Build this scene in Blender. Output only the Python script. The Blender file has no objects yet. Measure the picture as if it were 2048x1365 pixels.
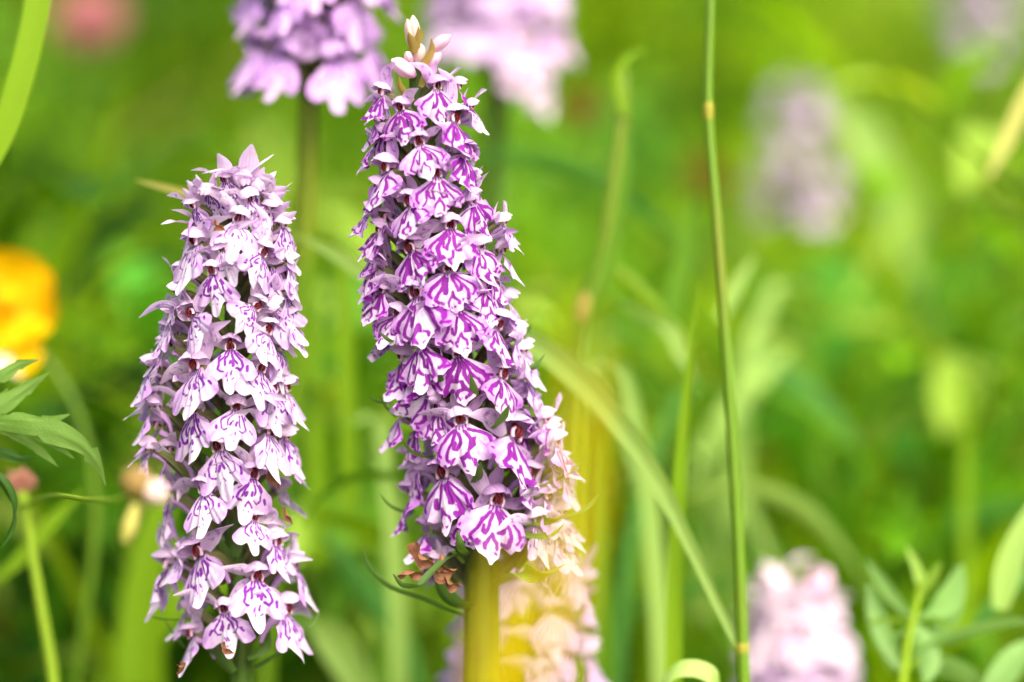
import bpy, math, random
import numpy as np
from mathutils import Vector, Matrix, Euler

R = math.radians
rnd = random.Random(7)
nrng = np.random.default_rng(11)
scene = bpy.context.scene
COL = scene.collection

# ------------------------------------------------------------------ camera
D = 0.517                      # distance camera - orchids (m)
PITCH = R(-10.0)
FOCUS_Z = 0.34                 # height of the picture centre in the focal plane
LENS, SENSOR = 100.0, 36.0
fwd = Vector((0, math.cos(PITCH), math.sin(PITCH)))
upv = Vector((0, -math.sin(PITCH), math.cos(PITCH)))
cam_loc = Vector((0, 0, FOCUS_Z)) - fwd * D
cd = bpy.data.cameras.new('camera')
cam = bpy.data.objects.new('camera', cd)
COL.objects.link(cam)
cam.location = cam_loc
cam.rotation_euler = (math.pi / 2 + PITCH, 0, 0)
cd.lens, cd.sensor_width = LENS, SENSOR
cd.clip_start, cd.clip_end = 0.01, 2000
cd.dof.use_dof = True
cd.dof.focus_distance = D - 0.009
cd.dof.aperture_fstop = 4.6
cd.dof.aperture_blades = 0
scene.camera = cam

# ------------------------------------------------------------------ world, sun, exposure
sun_vec = Vector((0.36, -0.72, 1.0)).normalized()      # towards the sun
elev = math.asin(sun_vec.z)
azim = math.atan2(sun_vec.x, sun_vec.y)
world = bpy.data.worlds.new('World')
scene.world = world
world.use_nodes = True
wn = world.node_tree
wn.nodes.clear()
sky = wn.nodes.new('ShaderNodeTexSky')
sky.sky_type = 'NISHITA'
sky.sun_disc = False
sky.sun_elevation = elev
sky.sun_rotation = azim
sky.air_density, sky.dust_density, sky.ozone_density = 0.7, 9.0, 0.6
bgn = wn.nodes.new('ShaderNodeBackground')
bgn.inputs['Strength'].default_value = 0.15
won = wn.nodes.new('ShaderNodeOutputWorld')
wn.links.new(sky.outputs[0], bgn.inputs[0])
wn.links.new(bgn.outputs[0], won.inputs[0])
sd = bpy.data.lights.new('sun', 'SUN')
sd.energy, sd.angle, sd.color = 1.0, R(50), (1.0, 0.95, 0.86)
sun = bpy.data.objects.new('sun', sd)
COL.objects.link(sun)
sun.rotation_euler = sun_vec.to_track_quat('Z', 'Y').to_euler()
sun.location = (1, -1, 2)

scene.view_settings.view_transform = 'Standard'
scene.view_settings.look = 'None'
scene.view_settings.exposure = 1.34
scene.view_settings.gamma = 1.0
scene.cycles.max_bounces = 8
scene.cycles.transparent_max_bounces = 4

# ------------------------------------------------------------------ picture -> place
PXM = 2048 / (SENSOR / LENS * D)            # photo pixels per metre in the focal plane
def at(px, py, off=0.0):
    """the point seen at photo pixel (px,py), OFF metres beyond the focal plane"""
    d = D + off
    k = d * SENSOR / LENS / 2048
    return cam_loc + fwd * d + Vector((1, 0, 0)) * ((px - 1024) * k) + upv * (-(py - 682.5) * k)
def mm(px, off=0.0):
    return px * (D + off) * SENSOR / LENS / 2048

# ------------------------------------------------------------------ materials
def lin(r, g, b):
    f = lambda c: (c / 255 / 12.92) if c / 255 <= 0.04045 else ((c / 255 + 0.055) / 1.055) ** 2.4
    return (f(r), f(g), f(b), 1.0)

class N:
    def __init__(s, name):
        s.m = bpy.data.materials.new(name); s.m.use_nodes = True
        s.t = s.m.node_tree; s.t.nodes.clear()
    def n(s, typ, **kw):
        nd = s.t.nodes.new(typ)
        for k, v in kw.items():
            if k.startswith('_'): setattr(nd, k[1:], v)
            else:
                key = int(k[1:]) if k[0] == 'i' and k[1:].isdigit() else k.replace('__', ' ')
                if hasattr(v, 'bl_idname') or isinstance(v, bpy.types.NodeSocket): s.t.links.new(v, nd.inputs[key])
                else: nd.inputs[key].default_value = v
        return nd
    def math(s, op, a, b=None, clamp=False):
        nd = s.t.nodes.new('ShaderNodeMath'); nd.operation = op; nd.use_clamp = clamp
        for i, v in enumerate((a, b)):
            if v is None: continue
            if isinstance(v, bpy.types.NodeSocket): s.t.links.new(v, nd.inputs[i])
            else: nd.inputs[i].default_value = v
        return nd.outputs[0]
    def mix(s, f, a, b, blend='MIX'):
        nd = s.t.nodes.new('ShaderNodeMix'); nd.data_type = 'RGBA'; nd.blend_type = blend
        for i, v in ((0, f), (6, a), (7, b)):
            if isinstance(v, bpy.types.NodeSocket): s.t.links.new(v, nd.inputs[i])
            else: nd.inputs[i].default_value = v
        return nd.outputs[2]
    def noise(s, scale, detail=2.0, vec=None):
        nd = s.t.nodes.new('ShaderNodeTexNoise'); nd.inputs['Scale'].default_value = scale; nd.inputs['Detail'].default_value = detail
        if vec is None:
            tc = s.t.nodes.new('ShaderNodeTexCoord'); vec = tc.outputs['Object']
        s.t.links.new(vec, nd.inputs['Vector'])
        return nd.outputs[0]
    def finish(s, col, rough=0.5, transl=0.3, tcol=None, bump=None, bstr=0.2, bdist=0.0004, spec=0.3, sheen=0.0):
        p = s.t.nodes.new('ShaderNodeBsdfPrincipled')
        p.inputs['Roughness'].default_value = rough
        p.inputs['Specular IOR Level'].default_value = spec
        if sheen: p.inputs['Sheen Weight'].default_value = sheen
        def put(c, sock):
            if isinstance(c, bpy.types.NodeSocket): s.t.links.new(c, sock)
            else: sock.default_value = c
        put(col, p.inputs['Base Color'])
        if bump is not None:
            b = s.t.nodes.new('ShaderNodeBump'); b.inputs['Strength'].default_value = bstr; b.inputs['Distance'].default_value = bdist
            s.t.links.new(bump, b.inputs['Height']); s.t.links.new(b.outputs[0], p.inputs['Normal'])
        o = s.t.nodes.new('ShaderNodeOutputMaterial')
        if transl > 0:
            t = s.t.nodes.new('ShaderNodeBsdfTranslucent'); put(tcol if tcol is not None else col, t.inputs['Color'])
            mx = s.t.nodes.new('ShaderNodeMixShader'); mx.inputs[0].default_value = transl
            s.t.links.new(p.outputs[0], mx.inputs[1]); s.t.links.new(t.outputs[0], mx.inputs[2]); s.t.links.new(mx.outputs[0], o.inputs[0])
        else:
            s.t.links.new(p.outputs[0], o.inputs[0])
        return s.m

def attr(s, name):
    nd = s.t.nodes.new('ShaderNodeAttribute'); nd.attribute_name = name
    return nd

def mat_lip(name, centre, edge, mark, thr=0.0, soft=7.0):
    s = N(name)
    tc = s.t.nodes.new('ShaderNodeTexCoord'); oi = s.t.nodes.new('ShaderNodeObjectInfo')
    off = s.n('ShaderNodeVectorMath', _operation='ADD', i0=tc.outputs['Object'])
    sc = s.n('ShaderNodeVectorMath', _operation='SCALE', i0=(13.1, 7.7, 3.3)); s.t.links.new(oi.outputs['Random'], sc.inputs['Scale'])
    s.t.links.new(sc.outputs[0], off.inputs[1])
    vec = off.outputs[0]
    n1 = s.noise(0.9, 2.0, vec)
    ed = attr(s, 'edge').outputs['Fac']
    ed = s.math('ADD', ed, s.math('MULTIPLY', s.math('SUBTRACT', n1, 0.5), 0.9), True)
    col = s.mix(ed, centre, edge)
    # fine veins running out from the throat
    ang = attr(s, 'fan').outputs['Fac']
    wv = s.math('SINE', s.math('ADD', s.math('MULTIPLY', ang, 34.0), s.math('MULTIPLY', n1, 5.0)))
    col = s.mix(s.math('MULTIPLY', s.math('ADD', wv, 1.0), 0.07), col, edge)
    sdf = attr(s, 'sdf').outputs['Fac']
    n2 = s.noise(1.6, 3.0, vec)
    rv = s.math('MULTIPLY', s.math('SUBTRACT', oi.outputs['Random'], 0.5), 0.12)
    d = s.math('ADD', s.math('ADD', sdf, s.math('MULTIPLY', s.math('SUBTRACT', n2, 0.5), 0.28)), s.math('ADD', rv, thr))
    mk = s.math('SUBTRACT', 0.5, s.math('MULTIPLY', d, 7.0), True)
    n3 = s.noise(3.0, 2.0, vec)
    mcol = s.mix(n3, mark, (mark[0] * 1.35, mark[1] * 2 + 0.004, mark[2] * 1.3, 1))
    col = s.mix(s.math('MULTIPLY', mk, 0.96), col, mcol)
    # dry brown margin on a few lips
    h = s.math('MULTIPLY', n1, 1.0)
    bump = s.math('ADD', s.math('MULTIPLY', wv, 0.4), s.math('MULTIPLY', s.noise(6.0, 2.0, vec), 0.8))
    return s.finish(col, 0.6, 0.33, None, bump, 0.25, 0.15, 0.1, 0.0)

def mat_petal(name, a, b, mark=None):
    s = N(name)
    tc = s.t.nodes.new('ShaderNodeTexCoord'); oi = s.t.nodes.new('ShaderNodeObjectInfo')
    sc = s.n('ShaderNodeVectorMath', _operation='SCALE', i0=(11.1, 5.7, 9.3)); s.t.links.new(oi.outputs['Random'], sc.inputs['Scale'])
    off = s.n('ShaderNodeVectorMath', _operation='ADD', i0=tc.outputs['Object'], i1=sc.outputs[0])
    vec = off.outputs[0]
    n1 = s.noise(0.7, 2.0, vec)
    ed = attr(s, 'edge').outputs['Fac']
    f = s.math('ADD', s.math('MULTIPLY', n1, 0.8), s.math('MULTIPLY', s.math('SUBTRACT', oi.outputs['Random'], 0.6), 0.7), True)
    col = s.mix(f, a, b)
    if mark is not None:
        sdf = attr(s, 'sdf').outputs['Fac']
        n2 = s.noise(1.6, 3.0, vec)
        d = s.math('ADD', sdf, s.math('MULTIPLY', s.math('SUBTRACT', n2, 0.5), 0.6))
        mk = s.math('SUBTRACT', 0.4, s.math('MULTIPLY', d, 5.0), True)
        col = s.mix(s.math('MULTIPLY', mk, 0.8), col, mark)
    fan = attr(s, 'fan').outputs['Fac']
    wv = s.math('SINE', s.math('ADD', s.math('MULTIPLY', fan, 22.0), s.math('MULTIPLY', n1, 3.0)))
    col = s.mix(s.math('MULTIPLY', s.math('ADD', wv, 1.0), 0.10), col, b)
    return s.finish(col, 0.55, 0.36, None, wv, 0.18, 0.1, 0.15, 0.0)

def mat_leaf(name, col, tcol=None, rough=0.42, transl=0.4, stripe=0.0, spec=0.35, scale=60.0, blotch=None, vein=1.0):
    s = N(name)
    n1 = s.noise(scale, 3.0)
    c1 = s.mix(n1, (col[0] * 0.78, col[1] * 0.80, col[2] * 0.75, 1), (col[0] * 1.22, col[1] * 1.18, col[2] * 1.25, 1))
    if blotch is not None:
        n2 = s.noise(scale * 0.4, 3.0)
        c1 = s.mix(s.math('MULTIPLY', s.math('SUBTRACT', n2, 0.5), 4.0, True), c1, blotch)
    fan = attr(s, 'fan').outputs['Fac']
    wv = s.math('SINE', s.math('MULTIPLY', fan, 30.0))
    if stripe: c1 = s.mix(s.math('MULTIPLY', s.math('ADD', wv, 1.0), stripe), c1, (col[0] * 1.7, col[1] * 1.5, col[2] * 2.0, 1))
    bump = s.math('ADD', s.math('MULTIPLY', wv, vein), s.math('MULTIPLY', s.noise(scale * 20, 2.0), 1.5 / max(vein, .3)))
    tc = tcol if tcol is not None else (min(1, col[0] * 1.5), min(1, col[1] * 1.35), col[2] * 0.6, 1)
    return s.finish(c1, rough, transl, tc, bump, 0.35, 0.0002, spec)

def mat_meadow(name, transl=0.45):
    s = N(name)
    c = attr(s, 'Col').outputs['Color']
    fan = attr(s, 'fan').outputs['Fac']
    wv = s.math('SINE', s.math('MULTIPLY', fan, 20.0))
    t = s.mix(1.0, c, (1.45, 1.2, 0.3, 1), 'MULTIPLY')
    return s.finish(c, 0.5, transl, t, wv, 0.3, 0.0003, 0.14)

MARK_MAIN = lin(118, 0, 134)
MARK_LEFT = lin(110, 0, 142)
M = {}
M['lip_dark'] = mat_lip('lip_bold_marks', lin(226, 210, 230), lin(184, 116, 204), MARK_MAIN, -0.05)
M['lip_pale'] = mat_lip('lip_fine_marks', lin(226, 214, 229), lin(190, 138, 210), MARK_LEFT, -0.02)
M['lip_faint'] = mat_lip('lip_faint_marks', lin(224, 212, 220), lin(208, 186, 206), lin(186, 130, 190), 0.1)
M['lip_lilac'] = mat_lip('lip_lilac_blur', lin(216, 184, 226), lin(188, 136, 212), lin(150, 76, 186), 0.05)
M['lip_mid'] = mat_lip('lip_mid_blur', lin(218, 196, 222), lin(194, 160, 208), lin(166, 108, 186), 0.1)
M['hood_mid'] = mat_petal('hood_mid_blur', lin(218, 198, 222), lin(192, 160, 204))
M['hood_dark'] = mat_petal('hood_lilac', lin(224, 200, 227), lin(190, 138, 204))
M['sepal_dark'] = mat_petal('sepal_lilac', lin(224, 202, 227), lin(186, 132, 202), lin(120, 10, 150))
M['hood_pale'] = mat_petal('hood_pale', lin(230, 211, 229), lin(205, 166, 215))
M['sepal_pale'] = mat_petal('sepal_pale', lin(230, 214, 230), lin(202, 166, 215), lin(140, 64, 180))
M['hood_lilac'] = mat_petal('hood_lilac_blur', lin(214, 184, 224), lin(186, 138, 208))
M['hood_faint'] = mat_petal('hood_faint', lin(226, 214, 222), lin(212, 190, 208))
M['spur_lilac'] = mat_petal('spur_lilac', lin(222, 186, 232), lin(196, 150, 212))
M['column'] = mat_petal('column_red', lin(140, 52, 44), lin(92, 14, 26))
M['collar'] = mat_petal('throat_collar', lin(240, 212, 224), lin(226, 180, 206), lin(150, 40, 90))
M['ovary'] = mat_leaf('ovary_green', lin(92, 100, 50), None, 0.5, 0.15, 0.2, 0.3, 1.0, lin(92, 56, 70))
M['stem_dark'] = mat_leaf('orchid_stem', lin(62, 94, 24), None, 0.45, 0.1, 0.25, 0.35, 140, lin(60, 62, 30))
M['stem_olive'] = mat_leaf('orchid_stem_olive', lin(120, 128, 36), None, 0.45, 0.15, 0.25, 0.35, 140, lin(112, 84, 46))
M['bract'] = mat_leaf('bract_green', lin(84, 124, 44), None, 0.45, 0.3, 0.25, 0.35, 160, lin(70, 96, 52))
M['bract_olive'] = mat_leaf('bract_olive', lin(140, 132, 56), None, 0.5, 0.3, 0.25, 0.3, 200, lin(132, 92, 60))
M['bud'] = mat_petal('bud_pink', lin(250, 228, 236), lin(232, 184, 216))
M['bud_cream'] = mat_petal('bud_cream', lin(242, 226, 214), lin(232, 204, 194))
M['wither'] = mat_leaf('withered_brown', lin(150, 108, 78), None, 0.8, 0.25, 0.1, 0.1, 1600, lin(104, 62, 50))
M['grass'] = mat_leaf('grass_green', lin(92, 140, 20), None, 0.4, 0.45, 0.15, 0.4, 30)
M['grass_bright'] = mat_leaf('grass_bright', lin(124, 166, 14), None, 0.4, 0.5, 0.15, 0.4, 30)
M['grass_pale'] = mat_leaf('grass_pale', lin(156, 194, 92), None, 0.36, 0.45, 0.15, 0.5, 30)
M['grass_cool'] = mat_leaf('grass_cool', lin(84, 146, 58), None, 0.4, 0.45, 0.12, 0.4, 30)
M['grass_deep'] = mat_leaf('grass_deep', lin(66, 112, 14), None, 0.45, 0.3, 0.15, 0.35, 30)
M['grass_straw'] = mat_leaf('grass_straw', lin(196, 196, 104), None, 0.5, 0.4, 0.15, 0.3, 40)
M['grass_yellow'] = mat_leaf('grass_yellow', lin(216, 196, 0), lin(235, 205, 0), 0.5, 0.5, 0.1, 0.2, 30, lin(190, 176, 0))
M['cane'] = mat_leaf('stem_green', lin(86, 124, 14), None, 0.42, 0.15, 0.25, 0.4, 60, lin(112, 116, 30))
M['cane_bright'] = mat_leaf('stem_bright', lin(132, 168, 30), None, 0.42, 0.2, 0.25, 0.4, 60)
M['node'] = mat_leaf('stem_node', lin(146, 146, 50), None, 0.55, 0.1, 0.0, 0.2, 300)
M['leaf_hairy'] = mat_leaf('buttercup_leaf', lin(124, 164, 76), None, 0.7, 0.35, 0.02, 0.2, 220, lin(96, 140, 50), 0.08)
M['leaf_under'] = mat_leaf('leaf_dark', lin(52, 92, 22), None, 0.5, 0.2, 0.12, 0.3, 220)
M['herb'] = mat_leaf('herb_leaf', lin(132, 178, 92), None, 0.4, 0.45, 0.10, 0.45, 120)
M['herb_young'] = mat_leaf('herb_young', lin(150, 190, 70), None, 0.45, 0.45, 0.10, 0.4, 120)
M['yellow'] = mat_petal('buttercup_yellow', lin(232, 192, 4), lin(226, 170, 0))
M['yellow_pale'] = mat_petal('buttercup_cream', lin(248, 242, 222), lin(246, 234, 190))
M['clover'] = mat_petal('clover_pink', lin(206, 140, 140), lin(170, 90, 100))
M['clover_old'] = mat_petal('clover_brown', lin(136, 84, 40), lin(100, 50, 24))
M['seedhead'] = mat_petal('seedhead_pink', lin(206, 150, 130), lin(170, 112, 92))
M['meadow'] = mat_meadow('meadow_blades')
def mat_soil():
    s = N('soil')
    n1 = s.noise(14.0, 5.0); n2 = s.noise(160.0, 4.0)
    c = s.mix(n1, lin(46, 62, 18), lin(66, 60, 34))
    c = s.mix(s.math('MULTIPLY', n2, 0.6), c, lin(36, 40, 18))
    return s.finish(c, 0.9, 0, None, n2, 0.6, 0.01, 0.1)
M['soil'] = mat_soil()

# ------------------------------------------------------------------ mesh helpers
def mesh(name, V, F, mat, attrs=None, smooth=True):
    me = bpy.data.meshes.new(name)
    V = np.asarray(V, dtype=np.float32)
    F = np.asarray(F, dtype=np.int32)
    k = F.shape[1]
    me.vertices.add(len(V)); me.vertices.foreach_set('co', V.ravel())
    me.loops.add(F.size); me.loops.foreach_set('vertex_index', F.ravel())
    me.polygons.add(len(F)); me.polygons.foreach_set('loop_start', np.arange(len(F), dtype=np.int32) * k)
    me.update(calc_edges=True)
    if smooth: me.polygons.foreach_set('use_smooth', np.ones(len(F), dtype=bool))
    for an, av in (attrs or {}).items():
        av = np.asarray(av, dtype=np.float32)
        if av.ndim == 2:
            a = me.color_attributes.new(an, 'FLOAT_COLOR', 'POINT'); a.data.foreach_set('color', av.ravel())
        else:
            a = me.attributes.new(an, 'FLOAT', 'POINT'); a.data.foreach_set('value', av)
    me.materials.append(M[mat])
    me.validate()
    return me

def grid_faces(nu, nv, base=0):
    i = np.arange(nu - 1)[:, None]; j = np.arange(nv - 1)[None, :]
    a = (i * nv + j).ravel() + base
    return np.stack([a, a + nv, a + nv + 1, a + 1], 1)

class Acc:
    """gathers grids into one mesh"""
    def __init__(s): s.V = []; s.F = []; s.A = {}; s.n = 0
    def grid(s, P, **at_):
        nu, nv = P.shape[:2]
        s.V.append(P.reshape(-1, 3)); s.F.append(grid_faces(nu, nv, s.n)); s.n += nu * nv
        for k in ('edge', 'fan', 'sdf'):
            v = at_.get(k); s.A.setdefault(k, []).append(np.full(nu * nv, 1.0 if k == 'sdf' else 0.5) if v is None else np.asarray(v, dtype=float).ravel())
    def build(s, name, mat):
        return mesh(name, np.concatenate(s.V), np.concatenate(s.F), mat, {k: np.concatenate(v) for k, v in s.A.items()})

def curve(pts, n):
    """Catmull-Rom through pts"""
    P = np.array([list(p) for p in pts], dtype=float)
    if len(P) == 2: return P[0] + (P[1] - P[0]) * np.linspace(0, 1, n)[:, None]
    h = np.linalg.norm(np.diff(P, axis=0), axis=1)[:, None] + 1e-12
    sl = np.diff(P, axis=0) / h
    m = np.vstack([sl[:1], (sl[:-1] * h[1:] + sl[1:] * h[:-1]) / (h[1:] + h[:-1]), sl[-1:]])
    t = np.linspace(0, len(P) - 1, n); i = np.minimum(t.astype(int), len(P) - 2); f = (t - i)[:, None]
    H = h[i]
    return (2*f**3 - 3*f**2 + 1) * P[i] + (f**3 - 2*f**2 + f) * H * m[i] + (3*f**2 - 2*f**3) * P[i+1] + (f**3 - f**2) * H * m[i+1]

def interp(xs, ys, x):
    return np.interp(x, xs, ys)

def tangents(C):
    T = np.gradient(C, axis=0)
    return T / (np.linalg.norm(T, axis=1, keepdims=True) + 1e-12)

def tube(acc, pts, radii, n=12, k=10, ridges=0, ridge=0.0, cap=True):
    C = curve(pts, n); T = tangents(C)
    r = interp(np.linspace(0, 1, len(radii)), radii, np.linspace(0, 1, n))
    ref = np.array([0.31, 0.87, 0.12]) if abs(T[0] @ np.array([0.31, 0.87, 0.12])) < 0.85 else np.array([1.0, 0, 0])
    U = np.cross(T, ref); U /= np.linalg.norm(U, axis=1, keepdims=True); W = np.cross(T, U)
    th = np.linspace(0, 2 * np.pi, k + 1)
    rr = 1 + (ridge * np.cos(ridges * th) if ridges else 0 * th)
    P = C[:, None] + r[:, None, None] * rr[None, :, None] * (np.cos(th)[None, :, None] * U[:, None] + np.sin(th)[None, :, None] * W[:, None])
    fan = np.tile(th / 4, (n, 1))
    acc.grid(P, fan=fan)
    if cap:
        for e in (0, -1):
            ring = P[e]
            c = np.repeat((C[e] + T[e] * (r[e] * 0.4 * (1 if e else -1)))[None], k + 1, 0)
            acc.grid(np.stack([ring, c], 0))

def ribbon(acc, pts, widths, side=None, n=20, m=5, fold=0.25, twist=None, wave=0.0, curl=0.0, seed=0, teeth=None, mark=None):
    """a leaf blade: centre line, half widths, a side direction, folded along the midrib"""
    C = curve(pts, n); T = tangents(C)
    t = np.linspace(0, 1, n)
    w = interp(np.linspace(0, 1, len(widths)), widths, t)
    if side is None: side = Vector((1, 0.1, 0.05))
    S = np.array(side, dtype=float)[None].repeat(n, 0)
    S = S - (S * T).sum(1, keepdims=True) * T
    S /= np.linalg.norm(S, axis=1, keepdims=True) + 1e-9
    Nn = np.cross(S, T)
    if twist is not None:
        a = interp(np.linspace(0, 1, len(twist)), twist, t)[:, None]
        S, Nn = S * np.cos(a) + Nn * np.sin(a), Nn * np.cos(a) - S * np.sin(a)
    u = np.linspace(-1, 1, m)
    ww = np.repeat(w[:, None], m, 1)
    if teeth is not None:
        ww = ww * (1 + teeth[:, None] * np.abs(u)[None])
    P = C[:, None] + (u[None] * ww)[..., None] * S[:, None] + ((np.abs(u) * fold - curl * u ** 2)[None] * ww)[..., None] * Nn[:, None]
    if wave:
        rg = np.random.default_rng(seed)
        ph = rg.uniform(0, 6.28, 2)
        z = wave * np.sin(t[:, None] * 9 + ph[0] + u[None] * 1.3) * np.abs(u)[None] * w[:, None]
        P = P + z[..., None] * Nn[:, None]
    sdf = None
    if mark is not None:
        L = np.abs(u)[None] * ww; Y = np.repeat((t * mark)[:, None], m, 1)
        sdf = np.abs(np.sqrt((L * 1.0) ** 2 + ((Y - mark * 0.55) * 0.55) ** 2) - 0.62) - 0.12
    acc.grid(P, fan=np.tile(u * 0.8, (n, 1)), edge=np.tile(np.abs(u), (n, 1)), sdf=sdf)

def obj(name, me, parent=None, loc=(0, 0, 0), rot=(0, 0, 0), scale=1.0):
    o = bpy.data.objects.new(name, me); COL.objects.link(o)
    o.location = loc; o.rotation_euler = rot
    o.scale = (scale, scale, scale) if not hasattr(scale, '__len__') else scale
    if parent is not None: o.parent = parent
    return o
def thing(name, label, cat, loc, group=None):
    o = bpy.data.objects.new(name, None); COL.objects.link(o)
    o.empty_display_size = 0.01
    o.location = loc; o['label'] = label; o['category'] = cat
    if group: o['group'] = group
    return o

# ------------------------------------------------------------------ ground
gm = mesh('ground', [(-150, -30, 0), (150, -30, 0), (150, 400, 0), (-150, 400, 0)], [(0, 1, 2, 3)], 'soil', None, False)
g = obj('ground', gm); g['kind'] = 'structure'

# ------------------------------------------------------------------ orchid flower pieces (in mm, throat at the origin, facing -Y)
def seg_dist(X, Y, pts):
    d = np.full(X.shape, 9.0)
    for (x0, y0), (x1, y1) in zip(pts[:-1], pts[1:]):
        dx, dy = x1 - x0, y1 - y0
        t = np.clip(((X - x0) * dx + (Y - y0) * dy) / (dx * dx + dy * dy + 1e-9), 0, 1)
        d = np.minimum(d, np.hypot(X - x0 - t * dx, Y - y0 - t * dy))
    return d

PAT_MAIN = [([(.75, 1.2), (1.6, 2.5), (2.35, 3.8), (2.75, 4.9), (2.2, 5.6), (1.75, 5.3)], .27),
            ([(.35, 1.3), (.55, 2.6), (.85, 3.8), (1.4, 3.8), (1.35, 2.8)], .24),
            ([(.95, .9), (2.2, 1.9), (3.4, 2.9), (3.9, 4.0), (3.5, 4.5)], .22),
            ([(0, 4.1), (.45, 5.0), (.95, 5.5), (.85, 6.1)], .24),
            ([(4.25, 4.6), (4.4, 4.9)], .22), ([(3.5, 5.6), (3.3, 5.8)], .20), ([(.3, 6.5), (.5, 6.7)], .14), ([(4.4, 3.6), (4.6, 3.7)], .13),
            ([(.2, .0), (.28, .8)], .10), ([(.6, -.1), (.72, .6)], .10)]
PAT_LEFT = [([(.45, 1.2), (.75, 2.0), (1.15, 3.0)], .15), ([(.35, 2.5), (.5, 3.1)], .22),
            ([(1.0, 1.1), (1.9, 2.3), (2.15, 3.4), (1.6, 4.1), (1.1, 3.9)], .16),
            ([(2.9, 3.3), (3.2, 4.0)], .20), ([(0.2, 4.4), (.45, 5.0)], .13), ([(.3, 5.8), (.6, 5.9)], .10),
            ([(.2, .1), (.28, .8)], .12), ([(.62, .0), (.8, .8)], .12), ([(1.5, 1.1), (2.2, 1.8)], .12)]

def make_lip(name, seed, style, mat):
    rg = np.random.default_rng(seed)
    nu, nv = 49, 34
    u = np.linspace(-1, 1, nu); v = np.linspace(0, 1, nv) ** 0.9
    t = np.abs(u)
    if style == 'main':
        ks, rs = [0, .10, .2, .30, .42, .62, .82, .93, 1], [7.7, 7.2, 6.5, 5.9, 6.6, 6.9, 6.3, 5.6, 4.2]
        frill, th = 0.34, 1.08
    else:
        ks, rs = [0, .10, .2, .27, .36, .55, .75, .9, 1], [8.3, 8.0, 6.6, 5.0, 6.2, 7.4, 7.0, 5.8, 4.4]
        frill, th = 0.13, 0.95
    rs = np.array(rs) * (1 + rg.normal(0, 0.03, len(rs)))
    Rr = np.interp(t, ks, rs)
    k = np.array([.1, .2, .4, .2, .1]); Rr = np.convolve(np.pad(Rr, 2, 'edge'), k, 'valid')
    asym = rg.normal(0, 0.04)
    Rr = Rr * (1 + asym * u)
    ph = rg.uniform(0, 6.28, 4)
    Rr = Rr + frill * (np.sin(19 * u + ph[0]) + 0.8 * np.sin(31 * u + ph[1]) + .5 * np.sin(47 * u + ph[2])) * 0.6
    th = th * (1 + rg.normal(0, 0.07))
    Uu, Vv = np.meshgrid(u, v, indexing='ij')
    r = Vv * Rr[:, None]
    ang = Uu * th
    X = r * np.sin(ang) + Uu * 0.85 * (1 - Vv) ** 1.5
    S = r * np.cos(ang)
    # bend: first out, then down
    s = np.linspace(0, 11, 60)
    p0, p1 = R(46 + rg.normal(0, 5)), R(70 + rg.normal(0, 7))
    phi = p0 + (p1 - p0) * np.clip(s / 3.5, 0, 1) - R(14) * np.clip((s - 5) / 4, 0, 1)
    outc = np.concatenate([[0], np.cumsum(np.cos(phi) * (s[1] - s[0]))[:-1]]); dnc = np.concatenate([[0], np.cumsum(np.sin(phi) * (s[1] - s[0]))[:-1]])
    Yo = -np.interp(S, s, outc); Z = -np.interp(S, s, dnc)
    back = 0.05 if style == 'main' else 0.04
    Yo = Yo + back * X ** 2 * (1 + 0.2 * rg.normal())
    # sinuses between the lobes dip, the edge ruffles
    lob = np.exp(-((np.abs(Uu) - .28) / .09) ** 2) * 0.7 * Vv ** 2
    Yo = Yo + lob
    ru = (0.55 if style == 'main' else 0.3) * Vv ** 3
    Yo = Yo + ru * (np.sin(Uu * 9 + ph[3]) + 0.6 * np.sin(Uu * 17 + ph[1]))
    # markings
    pat = PAT_MAIN if style == 'main' else PAT_LEFT
    sdf = np.full(X.shape, 1.5)
    wx = X + 0.16 * np.sin(S * 1.7 + ph[0]); wy = S + 0.2 * np.sin(X * 1.3 + ph[2])
    for sgn in (-1, 1):
        for pts, w in pat:
            if rg.random() < 0.07: continue
            j = rg.normal(0, 0.14, (len(pts), 2)) if pts[0][1] > 1 else np.zeros((len(pts), 2))
            q = [((p[0] + a[0]) * sgn, p[1] + a[1]) for p, a in zip(pts, j)]
            sdf = np.minimum(sdf, seg_dist(wx, wy, q) - w * (1 + rg.normal(0, .15)))
    edge = np.clip((np.abs(X) / 4.6) ** 1.25 * 0.95 - .08 + (1 - Vv) ** 4 * 0.3, 0, 1)
    a = Acc(); a.grid(np.stack([X, Yo, Z], -1), edge=edge, fan=Uu, sdf=sdf)
    return a.build(name, mat)

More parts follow.
